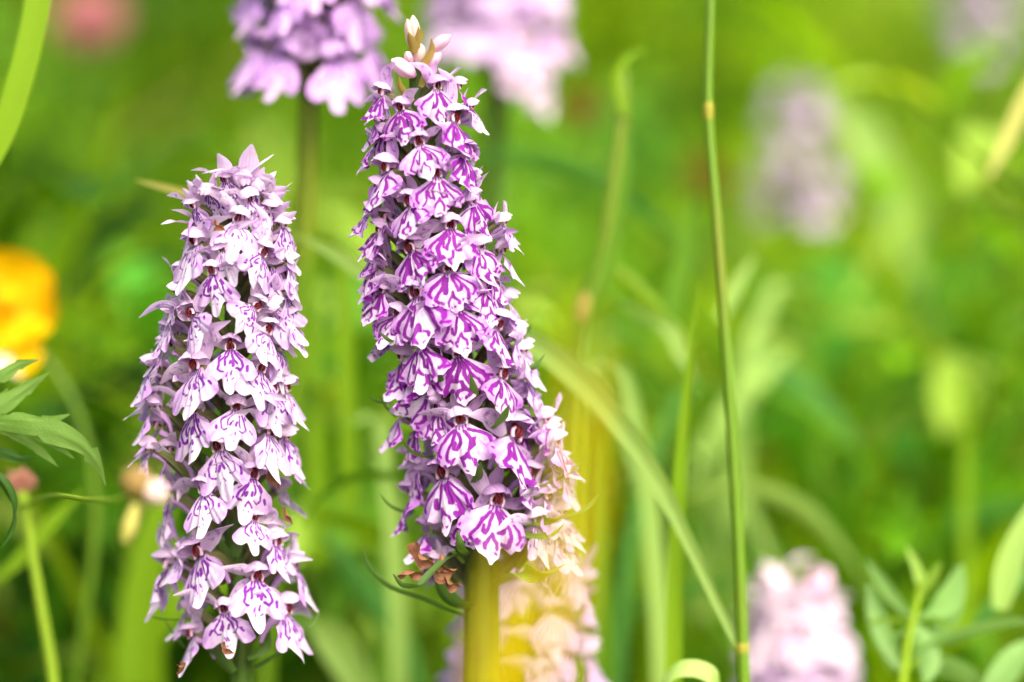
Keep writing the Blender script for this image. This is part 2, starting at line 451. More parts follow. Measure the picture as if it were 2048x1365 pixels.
def make_hood(name, seed, mat, big=1.0):
    """dorsal sepal and two petals closing into a helmet over the throat"""
    rg = np.random.default_rng(seed)
    a = Acc()
    def shell(cx, rot, w0, L, lift, tipd):
        n, m = 12, 9
        t = np.linspace(0, 1, n); u = np.linspace(-1, 1, m)
        # centre line: from behind the throat up and forward over it
        c = curve([(0, 1.3, 0.3), (0, 1.5, 2.0 * lift), (0, 0.3, 3.3 * lift), (0, -1.4 * L, 3.2 * lift + tipd * .4), (0, -2.6 * L, 2.6 * lift + tipd)], n)
        w = interp([0, .2, .5, .75, .93, 1], [.7, 1.4, 2.0, 1.7, .8, .08], t) * w0
        droop = 0.75
        X = u[None] * w[:, None]
        Y = np.repeat(c[:, 1:2], m, 1)
        Z = c[:, 2:3] - droop * np.abs(u)[None] ** 2 * w[:, None]
        Y = Y + 0.25 * np.abs(u)[None] ** 2 * w[:, None]
        cr, sr = math.cos(rot), math.sin(rot)
        X2 = X * cr - (Z - 1) * sr + cx; Z2 = X * sr + (Z - 1) * cr + 1
        a.grid(np.stack([X2, Y, Z2], -1), fan=np.tile(u, (n, 1)), edge=np.tile(np.abs(u), (n, 1)))
    shell(0, rg.normal(0, .05), 0.95 * big, 1.0 * big, 1.0 * big, rg.normal(0, .25))
    shell(-.55, R(24), 0.72 * big, 0.92 * big, 0.9 * big, rg.normal(0, .3))
    shell(.55, R(-24), 0.72 * big, 0.92 * big, 0.9 * big, rg.normal(0, .3))
    if seed % 3 == 0:
        ribbon(a, [(0, 1.4, 1.0), (0, 1.7, 3.0), (.2 * big, 1.4, 4.6), (.3, .8, 6.2)], [.6, 1.1, 1.2, .8, .08], side=(1, 0, 0), n=10, m=7, fold=0, curl=.3)
    return a.build(name, mat)

def make_sepal(name, seed, mat, sgn, style):
    rg = np.random.default_rng(seed)
    a = Acc()
    up = rg.uniform(0.3, 4.4); L = rg.uniform(6.0, 7.7) if style == 'main' else rg.uniform(6.8, 8.6)
    back = rg.uniform(-0.8, 1.6)
    pts = [(sgn * .7, .7, .5), (sgn * 2.0, .5, 1.2 + up * .35), (sgn * 3.8, .3 + back * .4, 1.5 + up * .8), (sgn * L, .6 + back, 1.3 + up)]
    ribbon(a, pts, [.5, 1.0, 1.22, 1.1, .7, .08], side=(0, -.55, .85), n=14, m=7, fold=0.0, curl=rg.uniform(.15, .4), twist=[0, rg.normal(0, .5) * sgn], wave=.12, seed=seed, mark=7.0)
    return a.build(name, mat)

def make_ovary(name, reach=8.0):
    a = Acc()
    tube(a, [(0, .9, .3), (0, 2.4, -.3), (0, reach * .62, -2.6), (0, reach * .95, -6.2)], [.75, .95, 1.25, .8], 10, 8, 5, .08)
    return a.build(name, 'ovary')

def make_spur(name, mat='spur_lilac'):
    a = Acc()
    tube(a, [(0, .4, -.3), (0, 1.8, -1.0), (0, 3.0, -2.4), (.2, 3.6, -4.2)], [.75, .7, .5, .28], 9, 8)
    return a.build(name, mat)

def make_column(name):
    a = Acc()
    for x in (-.28, .28):
        tube(a, [(x * .6, .2, 1.9), (x, -.45, 1.5), (x * 1.1, -.75, .8), (x * .8, -.5, .25)], [.12, .22, .2, .1], 7, 6)
    tube(a, [(0, .6, 2.0), (0, .3, 1.2), (0, .25, .5)], [.3, .36, .2], 6, 8)
    return a.build(name, 'column')

def make_collar(name):
    a = Acc()
    th = np.linspace(R(-35), R(215), 17); ph = np.linspace(0, 2 * np.pi, 7)
    TH, PH = np.meshgrid(th, ph, indexing='ij')
    rr = 1.1 + .22 * np.cos(PH)
    P = np.stack([rr * np.cos(TH), -.35 + .3 * np.sin(PH) - .25 * np.sin(TH) * -1, .75 + rr * np.sin(TH) * 1.0], -1)
    sdf = np.abs(np.sin(TH * 4)) * .5 - .12
    a.grid(P * np.array([.8, 1, .8]), sdf=sdf, fan=TH, edge=TH * 0)
    return a.build(name, 'collar')

OV = make_ovary('flower')
OV_S = make_ovary('flower_short', 5.5)
SPUR = make_spur('spur')
COLM = make_column('column')
COLLAR = make_collar('throat')
KIT = {}
def kit(style, n, lipm, hoodm, sepm, shape):
    KIT[style] = dict(lip=[make_lip('lip', 100 + i * 7 + len(style), shape, lipm) for i in range(n)],
                      hood=[make_hood('hood', 300 + i, hoodm) for i in range(6)],
                      sl=[make_sepal('sepal', 500 + i, sepm, -1, shape) for i in range(7)],
                      sr=[make_sepal('sepal', 600 + i, sepm, 1, shape) for i in range(7)])
kit('main', 14, 'lip_dark', 'hood_dark', 'sepal_dark', 'main')
kit('left', 14, 'lip_pale', 'hood_pale', 'sepal_pale', 'left')
kit('faint', 5, 'lip_faint', 'hood_faint', 'hood_faint', 'main')
kit('mid', 4, 'lip_mid', 'hood_mid', 'hood_mid', 'main')
kit('lilac', 5, 'lip_lilac', 'hood_lilac', 'hood_lilac', 'left')

def add_flower(parent, style, pos, az, k, roll=0.0, tip=0.0, detail=True, lip=True, rg=rnd, short=False):
    """pos relative to the parent; az turns it round the stem; roll turns the flower in its own plane; tip < 0 nods, > 0 lifts"""
    K = KIT[style]
    s = 0.001 * k
    f = obj('flower', OV_S if short else OV, parent, pos, (0, 0, az), s)
    e = Euler((tip, roll, rg.gauss(0, .06)), 'XYZ')
    if lip:
        obj('lip', rg.choice(K['lip']), f, (0, 0, 0), (e.x + rg.gauss(0, .07), e.y, e.z))
    obj('hood', rg.choice(K['hood']), f, (0, 0, 0), (e.x + rg.gauss(0, .08), e.y + rg.gauss(0, .08), e.z), rg.uniform(.84, 1.0))
    obj('sepal', rg.choice(K['sl']), f, (0, 0, 0), (e.x + rg.gauss(0, .2), e.y + rg.gauss(0, .2), e.z + rg.gauss(0, .15)))
    obj('sepal', rg.choice(K['sr']), f, (0, 0, 0), (e.x + rg.gauss(0, .2), e.y + rg.gauss(0, .2), e.z + rg.gauss(0, .15)))
    if detail:
        obj('spur', SPUR, f, (0, 0, 0), (0, e.y * .5, rg.gauss(0, .2)))
        obj('column', COLM, f, (0, 0, 0), (e.x, e.y, e.z))
        obj('throat', COLLAR, f, (0, 0, 0), (e.x, e.y, e.z))
    return f

class Spike:
    """an orchid whose stem follows a line of photo pixels in a vertical plane OFF metres beyond the focal plane"""
    def __init__(s, name, label, axis_px, off, style, group=None):
        s.off, s.style = off, style
        P = [at(x, y, off) for x, y in axis_px]
        y0 = P[0].y * 0 + sum(p.y for p in P) / len(P)
        # put the stem in an upright plane: slide along the view ray to that plane
        Q = []
        for p in P:
            d = p - cam_loc; Q.append(cam_loc + d * ((y0 - cam_loc.y) / d.y))
        s.y0 = y0
        s.zs = [q.z for q in Q]; s.xs = [q.x for q in Q]      # given from the top downwards
        base = Vector((s.xs[-1], y0, 0.0))
        s.root = thing(name, label, 'orchid', base, group)
        s.base = base
    def ray(s, px, py, y):
        p = at(px, py, 0); d = p - cam_loc
        return cam_loc + d * ((y - cam_loc.y) / d.y)
    def ax(s, z):
        return float(np.interp(z, s.zs[::-1], s.xs[::-1]))
    def stem(s, r_top, r_bot, mat, mat2=None):
        a = Acc()
        pts = [Vector((x, s.y0, z)) - s.base for x, z in zip(s.xs, s.zs)]
        pts.append(Vector((0.0, 0, 0)) + Vector((0.004, 0, 0)))
        tube(a, pts, [r_top, (r_top + r_bot) * .42, r_bot * .85, r_bot, r_bot, r_bot * 1.15], 34, 14, 7, .05)
        obj('stem', a.build('stem', mat), s.root)
    def put(s, tx, ty, bx=None, by=None, wpx=None, Rm=9.0, tip=0.0, az=None, roll=None, style=None, k=None, lip=True, short=False):
        """throat pixel, lip end pixel, lip width in photo pixels"""
        z = s.ray(tx, ty, s.y0).z
        for _ in range(3):
            cx = s.ax(z)
            p = s.ray(tx, ty, s.y0 - 0.006)
            dx = p.x - cx
            a = math.asin(max(-1, min(1, dx / (Rm * .001)))) if az is None else az
            y = s.y0 - Rm * .001 * math.cos(a)
            p = s.ray(tx, ty, y); z = p.z
        sc = (D + s.off) * SENSOR / LENS / 2048 * 1000
        if k is None:
            L = math.hypot(bx - tx, by - ty) * sc
            k = L / 6.0
            if wpx: k = (k + wpx * sc / 8.6 / max(.62, math.cos(a * .8))) / 2
            k = max(.86, min(1.55, k))
        if roll is None:
            if bx is None: roll = rnd.gauss(0, .12)
            else:
                # screen direction expected from the facing alone: outward reach shows as a sideways shift
                ex = 3.6 * math.sin(a); ez = -5.6
                want = math.atan2(bx - tx, by - ty); have = math.atan2(ex, -ez)
                roll = max(-1.6, min(1.6, -(want - have)))
        add_flower(s.root, style or s.style, p - s.base, a, k, roll, tip + rnd.gauss(0, .05), short=short, lip=lip)
        return p, a
    def fill(s, z0, z1, Rf, step, k0, k1, style=None, az_min=R(72), detail=False):
        """flowers round the side of the spike that is turned away"""
        z = z0; i = 0; a = 1.7
        while z < z1:
            a = (a + 2.39996) % (2 * math.pi)
            aa = a if a <= math.pi else a - 2 * math.pi
            if abs(aa) > az_min:
                t = (z - z0) / (z1 - z0)
                Rm = Rf(t) * .001
                p = Vector((s.ax(z) + Rm * math.sin(aa), s.y0 - Rm * math.cos(aa), z))
                add_flower(s.root, style or s.style, p - s.base, aa, k0 + (k1 - k0) * t, rnd.gauss(0, .2), rnd.gauss(0, .1), detail=detail)
            z += step * rnd.uniform(.8, 1.2); i += 1
    def bract(s, pts_px, w_mm, mat='bract', offs=None, bend=0.0):
        a = Acc()
        offs = offs if offs is not None else [-.006] * len(pts_px)
        P = [s.ray(x, y, s.y0 + o) - s.base for (x, y), o in zip(pts_px, offs)]
        ribbon(a, P, [w_mm * .0005 * c for c in (.08, .55, .9, 1.0, .95, .7)], side=(0.75, -.5, .35), n=18, m=5, fold=.35)
        obj('bract', a.build('bract', mat), s.root)
    def bud(s, bx, by, tx, ty, w_px, mat='bud', dy=-.004):
        """closed bud from its base pixel to its tip pixel"""
        A = s.ray(bx, by, s.y0 + dy * .4) - s.base; B = s.ray(tx, ty, s.y0 + dy) - s.base
        w = mm(w_px, s.off) / 2
        a = Acc()
        mid = (A + B) / 2
        tube(a, [A, A.lerp(B, .3), A.lerp(B, .7), B], [w * .35, w * .8, w, w * .95, w * .7, w * .12], 14, 12, 3, .07)
        obj('bud', a.build('bud', mat), s.root)

def z4(x, y): return 690 + x / 4.015, 20 + y / 4.015
def z5(x, y): return 690 + x / 3.792, 340 + y / 3.792
def z6(x, y): return 720 + x / 3.592, 680 + y / 3.592
def z7(x, y): return 700 + x / 3.546, 980 + y / 3.546
def z1(x, y): return 240 + x / 3.102, 280 + y / 3.102
def z2(x, y): return 240 + x / 4.014, 680 + y / 4.014
def z3(x, y): return 240 + x / 3.74, 1000 + y / 3.74

# ------------------------------------------------------------------ the tall orchid with bold markings
A = Spike('spotted_orchid', 'tall lilac orchid spike with bold purple loops on its lips and closed buds on top', [(829, 78), (833, 120), (838, 200), (845, 270), (868, 400), (893, 600), (930, 800), (956, 960), (963, 1100), (965, 1240), (966, 1420)], 0.0, 'main')
A.stem(.0009, .0032, 'stem_dark')
main = [(z4, 735, 640, 790, 820, 310, 6), (z4, 455, 810, 450, 1030, 290, 6), (z4, 300, 690, 225, 860, 220, 7), (z4, 870, 910, 900, 1150, 320, 7),
        (z4, 605, 1090, 660, 1310, 330, 7.5), (z4, 260, 1070, 200, 1245, 220, 8), (z4, 950, 1180, 960, 1420, 300, 8),
        (z5, 325, 20, 290, 255, 290, 8.5), (z5, 690, 60, 735, 345, 300, 8), (z5, 500, 270, 545, 540, 280, 8.5), (z5, 315, 400, 300, 630, 230, 9),
        (z5, 800, 450, 850, 710, 320, 9), (z5, 965, 250, 1110, 390, 280, 9), (z5, 510, 620, 570, 890, 300, 9), (z5, 330, 790, 340, 1070, 340, 9.5),
        (z5, 1020, 600, 1110, 750, 300, 9.5), (z5, 790, 775, 850, 1045, 330, 9.5), (z5, 1065, 890, 1110, 1110, 280, 9.5), (z5, 1110, 790, 1200, 930, 190, 9.5),
        (z5, 555, 970, 570, 1295, 400, 10), (z5, 855, 1065, 910, 1325, 370, 10), (z5, 1140, 1200, 1120, 1420, 340, 10), (z5, 360, 1170, 320, 1400, 240, 9.5),
        (z6, 445, 45, 445, 325, 350, 10), (z6, 712, 125, 760, 410, 340, 10), (z6, 1010, 275, 1010, 545, 270, 10), (z6, 310, 150, 215, 370, 220, 10),
        (z6, 490, 400, 230, 450, 230, 10), (z6, 730, 605, 770, 890, 400, 10), (z6, 1095, 715, 1050, 1030, 400, 10), (z6, 610, 995, 600, 1300, 395, 10),
        (z6, 1200, 490, 1235, 725, 220, 10), (z7, 1030, 110, 1000, 430, 420, 10), (z7, 450, 50, 430, 320, 210, 10.5), (z6, 1210, 985, 1185, 1210, 220, 10),
        (z7, 850, 190, 880, 440, 200, 9), (z7, 1340, 420, 1390, 600, 300, 10.5), (z4, 905, 640, 960, 760, 200, 7), (z6, 420, 640, 330, 760, 230, 9.5)]
for f, tx, ty, bx, by, w, Rm in main:
    sc = {z4: 4.015, z5: 3.792, z6: 3.592, z7: 3.546}[f]
    A.put(*f(tx, ty), *f(bx, by), w / sc * 1.15, Rm)
# flowers seen from the side on the right and left flanks
for f, x, y, az, k, Rm in [(z5, 1200, 420, 80, .8, 9), (z5, 1190, 640, 82, .85, 9.5), (z5, 1235, 1000, 84, .95, 9.5), (z5, 1290, 1260, 82, 1.0, 9.5), (z6, 1170, 100, 84, 1.0, 9.5), (z6, 1190, 300, 80, 1.0, 10),
                           (z6, 1330, 590, 78, 1.05, 10.5), (z6, 1350, 830, 80, 1.05, 10.5), (z7, 1390, 60, 68, 1.15, 12), (z7, 1470, 330, 66, 1.05, 12), (z7, 1500, 180, 80, 1.1, 12.5), (z7, 1330, 250, 50, 1.05, 11), (z6, 1400, 760, 76, 1.1, 12), (z6, 1440, 920, 80, 1.1, 12.5), (z6, 1360, 680, 84, 1.1, 10.5), (z5, 190, 330, -80, .8, 8.5), (z5, 240, 620, -82, .85, 9), (z6, 300, 560, -78, .95, 9.5), (z6, 420, 930, -75, 1.0, 9.5),
                           (z4, 260, 900, -80, .75, 7.5), (z5, 250, 150, -70, .8, 8.5), (z5, 260, 480, -65, .85, 8.5), (z5, 230, 760, -72, .9, 9), (z5, 290, 930, -60, .9, 9), (z5, 400, 1110, -45, .9, 8.5), (z6, 380, 230, -55, .95, 9), (z6, 560, 520, -25, .9, 8), (z4, 1010, 800, 80, .7, 7)]:
    A.put(*f(x, y), az=R(az), k=k, Rm=Rm, style='left' if az > 79 else 'left' if az > 0 and f is z7 else None)  # outermost right flowers take the paler kit: the lit side put into petal colour
zz = lambda py: A.ray(900, py, A.y0).z
A.fill(zz(1120), zz(230), lambda t: 10 - 3 * t, .0021, 1.0, .75)
# closed buds on top
for b in [(548, 330, 500, 75, 22, 'bud_cream'), (570, 300, 545, 45, 24, 'bud_cream'), (690, 330, 845, 205, 26, 'bud'), (640, 480, 770, 350, 25, 'bud'), (590, 430, 610, 275, 24, 'bud_cream'), (560, 530, 375, 400, 34, 'bud'), (540, 420, 490, 340, 18, 'bud')]:
    p, q = z4(b[0], b[1]), z4(b[2], b[3])
    A.bud(*p, *q, b[4], b[5])
for b in [([(590, 130), (575, 200), (568, 280), (572, 330)], 1.7, 'bract_olive'), ([(505, 180), (530, 260), (550, 350)], 2.0, 'bract_olive'), ([(692, 232), (690, 320), (640, 400), (595, 470)], 2.0, 'bract_olive'),
          ([(432, 530), (438, 610), (480, 680), (545, 740)], 1.7, 'bract_olive'), ([(605, 150), (600, 200), (580, 260)], 1.5, 'bract_olive'), ([(640, 480), (620, 560), (600, 620)], 1.6, 'bract_olive')]:
    A.bract([z4(*p) for p in b[0]], b[1], b[2], [-.004] * 4)
for f, pts, w, o in [(z6, [(560, 180), (575, 280), (625, 350)], 2.2, (-.014, -.012, -.006)), (z6, [(793, 248), (815, 370), (800, 490)], 3.2, (-.014, -.012, -.006)), (z6, [(1073, 465), (1030, 560), (945, 655)], 2.8, (-.016, -.014, -.006)),
                     (z6, [(55, 402), (130, 450), (215, 462)], 1.4, (-.002, -.002, -.002)), (z6, [(300, 720), (370, 810), (450, 845), (530, 840)], 2.4, (-.012, -.010, -.008, -.004)), (z6, [(868, 882), (850, 980), (800, 1055)], 3.0, (-.014, -.012, -.006)),
                     (z6, [(143, 1105), (210, 1190), (300, 1235), (400, 1238)], 1.6, (0, 0, 0, 0)), (z6, [(1330, 100), (1260, 180), (1170, 245)], 2.2, (-.004, -.004, -.002)), (z6, [(130, 390), (190, 490), (260, 560)], 1.0, (0, 0, 0)),
                     (z7, [(82, 400), (130, 540), (280, 690), (520, 780), (700, 860), (840, 905)], 2.8, (-.004, -.004, -.004, -.004, -.003, -.001)), (z7, [(305, 598), (370, 680), (480, 695), (580, 600), (700, 490), (830, 462)], 3.6, (-.02, -.02, -.02, -.018, -.012, -.004)),
                     (z7, [(1528, 525), (1400, 575), (1240, 590), (1060, 680)], 4.6, (-.014, -.014, -.012, -.003)), (z7, [(1772, 28), (1640, 140), (1500, 185), (1230, 235)], 3.4, (-.008, -.008, -.01, -.006)), (z7, [(1525, 235), (1440, 310), (1330, 335), (1200, 300)], 2.6, (-.014, -.014, -.012, -.006)),
                     (z5, [(255, 1225), (320, 1290), (385, 1310)], 2.0, (-.010, -.010, -.006)), (z5, [(1415, 1170), (1390, 1230), (1330, 1280)], 2.2, (-.002, -.002, -.002)), (z7, [(600, 600), (650, 720), (760, 830), (850, 850)], 5.0, (-.006, -.006, -.005, -.002)),
                     (z6, [(1410, 430), (1370, 520), (1290, 600)], 2.2, (-.002, -.002, -.002)), (z6, [(1615, 840), (1500, 950), (1330, 1030), (1200, 1060)], 3.0, (-.004, -.005, -.006, -.004)), (z7, [(760, 290), (775, 380), (830, 470)], 3.2, (-.016, -.016, -.01))]:
    A.bract([f(*p) for p in pts], w * (.55 if w < 3.3 else .8), 'bract', o)
# the withered flower low on the spike
def withered(S, pts, w, off=-.012, name='withered_petal'):
    a = Acc()
    P = [S.ray(x, y, S.y0 + off) - S.base for x, y in pts]
    ribbon(a, P, [w * .00028 * c for c in (.5, 1, 1.0, .7, .1)], side=(.5, -.6, .6), n=16, m=7, fold=-.5, wave=.6, curl=.4, seed=len(pts))
    obj(name, a.build(name, 'wither'), S.root)
for pts, w in [([(470, 370), (490, 440), (560, 500), (600, 540)], 6), ([(330, 610), (400, 570), (480, 585), (560, 640)], 4), ([(600, 560), (620, 520), (650, 450)], 5), ([(660, 620), (730, 660), (800, 680)], 4), ([(600, 520), (650, 560), (760, 560)], 6)]:
    withered(A, [z7(*p) for p in pts], w)
A.put(*z7(585, 520), az=R(-50), k=.75, Rm=9.5, style='left', lip=False)

# ------------------------------------------------------------------ the left orchid with fine markings
B = Spike('spotted_orchid', 'pale lilac orchid spike with fine purple dashes, its top flowers open and upright', [(478, 350), (476, 420), (470, 520), (466, 680), (462, 850), (468, 1000), (476, 1120), (482, 1240), (484, 1420)], 0.001, 'left')
B.stem(.0010, .0021, 'stem_dark')
left = [(z1, 655, 260, 650, 380, 130, 4.5, .45), (z1, 730, 510, 700, 750, 230, 6, .15), (z1, 480, 450, 430, 640, 240, 6, .15), (z1, 475, 655, 410, 860, 260, 7.5, .05), (z1, 580, 835, 560, 1060, 230, 8, 0), (z1, 870, 715, 800, 920, 220, 8, .05), (z1, 1000, 860, 970, 1030, 200, 8.5, 0),
        (z1, 985, 630, 1080, 745, 210, 8, .05), (z1, 400, 835, 400, 1000, 180, 8.5, 0), (z1, 830, 1045, 700, 1200, 220, 8.5, 0), (z1, 460, 1100, 560, 1310, 260, 9, 0), (z1, 310, 1225, 290, 1420, 220, 9, 0), (z1, 900, 1200, 860, 1400, 260, 9, 0), (z1, 960, 1060, 1130, 1160, 220, 9, 0),
        (z2, 890, 85, 910, 415, 300, 9, 0), (z2, 620, 245, 640, 610, 400, 9.5, 0), (z2, 400, 80, 370, 310, 340, 9.5, 0), (z2, 355, 370, 330, 630, 320, 9.5, 0), (z2, 1115, 255, 1085, 605, 260, 9.5, 0), (z2, 1285, 90, 1350, 290, 260, 9.5, 0), (z2, 1220, 425, 1290, 620, 330, 9.5, 0),
        (z2, 580, 605, 590, 940, 390, 9.5, 0), (z2, 930, 565, 900, 880, 330, 9.5, 0), (z2, 310, 720, 240, 950, 300, 9.5, 0), (z2, 800, 895, 850, 1180, 480, 9.5, 0), (z2, 1200, 765, 1240, 1065, 330, 9.5, 0), (z2, 420, 920, 350, 1110, 320, 9.5, 0), (z2, 690, 1225, 720, 1560, 360, 9.5, 0), (z2, 1060, 1115, 1060, 1400, 380, 9.5, 0),
        (z2, 400, 1265, 380, 1540, 320, 9.5, 0), (z2, 1340, 970, 1390, 1120, 230, 9.5, 0), (z3, 1000, 160, 1000, 320, 220, 8.5, 0), (z3, 610, 425, 660, 770, 370, 9, 0), (z3, 365, 520, 330, 840, 280, 9.5, 0), (z3, 1170, 345, 1230, 590, 200, 9.5, 0), (z3, 1290, 520, 1430, 740, 270, 10, 0),
        (z3, 1020, 605, 1050, 860, 450, 9, 0), (z3, 790, 845, 800, 1095, 360, 8.5, 0), (z3, 1240, 855, 1300, 1120, 330, 10, 0), (z3, 545, 1030, 560, 1285, 210, 9, 0), (z3, 520, 840, 470, 900, 200, 7.5, 0), (z1, 640, 690, 690, 880, 210, 7.5, .1), (z1, 800, 380, 880, 540, 200, 5.5, .35), (z1, 930, 430, 1000, 560, 190, 7, .25)]
for f, tx, ty, bx, by, w, Rm, tip in left:
    sc = {z1: 3.102, z2: 4.014, z3: 3.74}[f]
    B.put(*f(tx, ty), *f(bx, by), w / sc, Rm, tip)
for f, x, y, az, k, Rm, tip in [(z1, 1010, 540, 70, .85, 8, .25), (z1, 1040, 780, 80, .95, 9, .1), (z1, 1030, 960, 78, .95, 9, .1), (z1, 1040, 1120, 80, .95, 9, .05), (z1, 360, 960, -75, .9, 9, .05), (z1, 330, 1110, -80, .95, 9, 0), (z2, 1330, 420, 82, 1, 9.5, 0), (z2, 1330, 800, 80, 1, 9.5, 0),
                               (z2, 260, 250, -80, .95, 9.5, 0), (z2, 270, 560, -82, .95, 9.5, 0), (z2, 240, 900, -78, .95, 9.5, 0), (z1, 470, 420, -60, .8, 6, .5), (z1, 560, 330, -35, .75, 5, .8), (z1, 850, 300, 40, .8, 5, .8), (z1, 760, 250, 12, .85, 4, 1.0), (z1, 920, 380, 60, .8, 6.5, .6), (z3, 440, 470, -80, .9, 9, 0), (z3, 1150, 300, 70, .9, 9, .2)]:
    B.put(*f(x, y), az=R(az), k=k, Rm=Rm, tip=tip)
zz = lambda py: B.ray(470, py, B.y0).z
B.fill(zz(1180), zz(420), lambda t: 10 - 3 * t, .0024, .95, .8)
# tall pointed sepals of the topmost flowers
def petal(S, pts, w_mm, mat, off=-.003, name='petal'):
    a = Acc()
    P = [S.ray(x, y, S.y0 + o) - S.base for (x, y), o in zip(pts, off if hasattr(off, '__len__') else [off] * len(pts))]
    P = [p * 1000 for p in P]
    ribbon(a, P, [w_mm * .5 * c for c in (.45, .8, 1.0, .95, .6, .1)], side=(1, -.15, 0), n=14, m=7, fold=0, curl=.3)
    obj(name, a.build(name, mat), S.root, scale=.001)
for pts, w in [([(765, 320), (790, 220), (800, 120), (818, 28)], 3.9), ([(690, 330), (660, 240), (640, 150), (605, 85)], 3.0), ([(545, 400), (510, 320), (470, 215)], 1.9), ([(520, 440), (470, 340), (415, 250)], 2.0), ([(500, 450), (440, 370), (388, 300)], 2.0),
               ([(570, 350), (575, 280), (578, 210)], 1.6), ([(800, 320), (850, 250), (895, 170)], 2.1), ([(820, 320), (890, 270), (960, 235)], 2.4), ([(860, 390), (940, 340), (1035, 290)], 2.3), ([(870, 410), (950, 370), (1030, 325)], 2.0), ([(960, 470), (1000, 430), (1055, 380)], 1.6), ([(980, 520), (1030, 490), (1095, 445)], 1.8), ([(420, 520), (340, 510), (255, 525)], 2.0), ([(440, 480), (380, 450), (318, 435)], 2.0)]:
    petal(B, [z1(*p) for p in pts], w, 'hood_pale', (-.002, -.004, -.005, -.006))
for f, pts, w, o in [(z3, [(190, 855), (300, 895), (440, 900), (560, 880)], 1.1, 0), (z3, [(330, 890), (380, 980), (480, 1105)], .9, 0), (z3, [(1490, 845), (1450, 900), (1405, 950)], 1.8, -.004), (z3, [(1270, 1110), (1130, 1170), (1000, 1260)], 2.6, -.002), (z3, [(1120, 980), (1060, 1100), (950, 1170)], 5.0, -.004), (z3, [(640, 1110), (740, 1200), (840, 1300)], 4.8, -.004),
                     (z3, [(470, 225), (500, 300), (520, 400)], 1.2, -.003), (z3, [(1290, 250), (1250, 320), (1180, 400)], 1.6, -.002), (z3, [(700, 230), (740, 360), (820, 470)], 4.5, -.002), (z3, [(900, 200), (860, 320), (840, 420)], 4.5, -.003), (z3, [(870, 470), (880, 560), (850, 640)], 3.0, -.004), (z2, [(560, 1020), (640, 960), (720, 1010)], 4, -.002), (z2, [(1020, 560), (1090, 600), (1100, 640)], 3, -.004)]:
    B.bract([f(*p) for p in pts], w * .7, 'bract', [o] * len(pts))
for f, pts, w, o in [(z3, [(780, 1060), (800, 1110), (865, 1150)], 2.4, -.017), (z3, [(490, 1220), (470, 1280), (430, 1310)], 4.0, -.014), (z3, [(1230, 60), (1260, 120), (1298, 185)], 2.4, -.006), (z2, [(1330, 960), (1260, 1080), (1290, 1210)], 4.5, -.004), (z1, [(585, 500), (620, 530), (660, 565)], 2.6, -.009)]:
    withered(B, [f(*p) for p in pts], w, o)

# ------------------------------------------------------------------ orchids out of focus
def blurred(name, label, axis, off, style, rings, stemmat='cane', group=None, rb=.0024):
    S = Spike(name, label, axis, off, style, group)
    S.stem(.001, rb, stemmat)
    a = rnd.uniform(0, 6)
    for ring in rings:
        py, Rm, k, n = ring[:4]; st = ring[4] if len(ring) > 4 else style
        z = S.ray(axis[0][0], py, S.y0).z
        for j in range(n):
            a += 2 * math.pi / n
            aa = (a + rnd.gauss(0, .15)) % (2 * math.pi)
            zz_ = z + rnd.gauss(0, .0012)
            p = Vector((S.ax(zz_) + Rm * .001 * math.sin(aa), S.y0 - Rm * .001 * math.cos(aa), zz_))
            add_flower(S.root, st, p - S.base, aa, k * rnd.uniform(.9, 1.1), rnd.gauss(0, .2), rnd.gauss(0, .12), detail=False)
        a += 2.4 / 2
    return S
blurred('spotted_orchid', 'blurred lilac orchid behind, its lowest ring of flowers spreading like a skirt', [(640, -520), (632, -200), (626, 60), (620, 160), (616, 330), (600, 620), (555, 1000), (520, 1500)], .06, 'lilac', [(y, 10, 1.15, 6) for y in (-330, -270, -210, -150, -95)] + [(-55, 11, 1.2, 6), (-25, 12, 1.25, 6), (48, 7.5, .95, 4), (100, 11.5, 1.3, 8), (112, 9, 1.2, 5)])
S2 = blurred('spotted_orchid', 'blurred pale orchid behind the budded spike, white lower petals hanging beside a dark stem', [(1000, -600), (995, -200), (990, 0), (990, 120), (992, 300), (996, 700), (1000, 1500)], .16, 'mid', [(y, 12, 1.3, 6) for y in (-300, -230, -160, -100)] + [(-40, 12, 1.4, 7), (10, 12, 1.4, 7), (45, 12, 1.4, 6), (62, 14, 1.3, 5)], 'stem_dark')
blurred('spotted_orchid', 'pale pink blurred orchid spike beside the leafy herb, two buds at its tip', [(1590, 1130), (1592, 1180), (1594, 1250), (1596, 1400), (1600, 1700)], .11, 'faint', [(1195, 6, 1.1, 6), (1225, 7.5, 1.2, 7), (1260, 8, 1.3, 8), (1295, 8, 1.3, 7, 'mid'), (1330, 8.5, 1.3, 8), (1365, 9, 1.3, 7, 'mid'), (1400, 9, 1.3, 8), (1440, 9, 1.25, 7), (1490, 9, 1.2, 6), (1550, 9, 1.2, 6)])
S3 = blurred('spotted_orchid', 'very blurred greyish pink orchid far behind the tall jointed grass stem', [(1590, 120), (1592, 200), (1595, 420), (1600, 900)], .42, 'mid', [(190, 5, 1.1, 2), (215, 8, 1.2, 3), (350, 11, 1.2, 2), (385, 11, 1.25, 4), (280, 13, 1.2, 2)])
blurred('spotted_orchid', 'soft pink orchid blurred low behind the bold-marked spike', [(1045, 1090), (1046, 1180), (1044, 1300), (1042, 1500)], .045, 'mid', [(1150, 9, 1.2, 4), (1200, 11, 1.3, 5), (1270, 11.5, 1.3, 4), (1330, 12, 1.3, 4), (1400, 12, 1.3, 4), (1460, 11, 1.3, 4)])
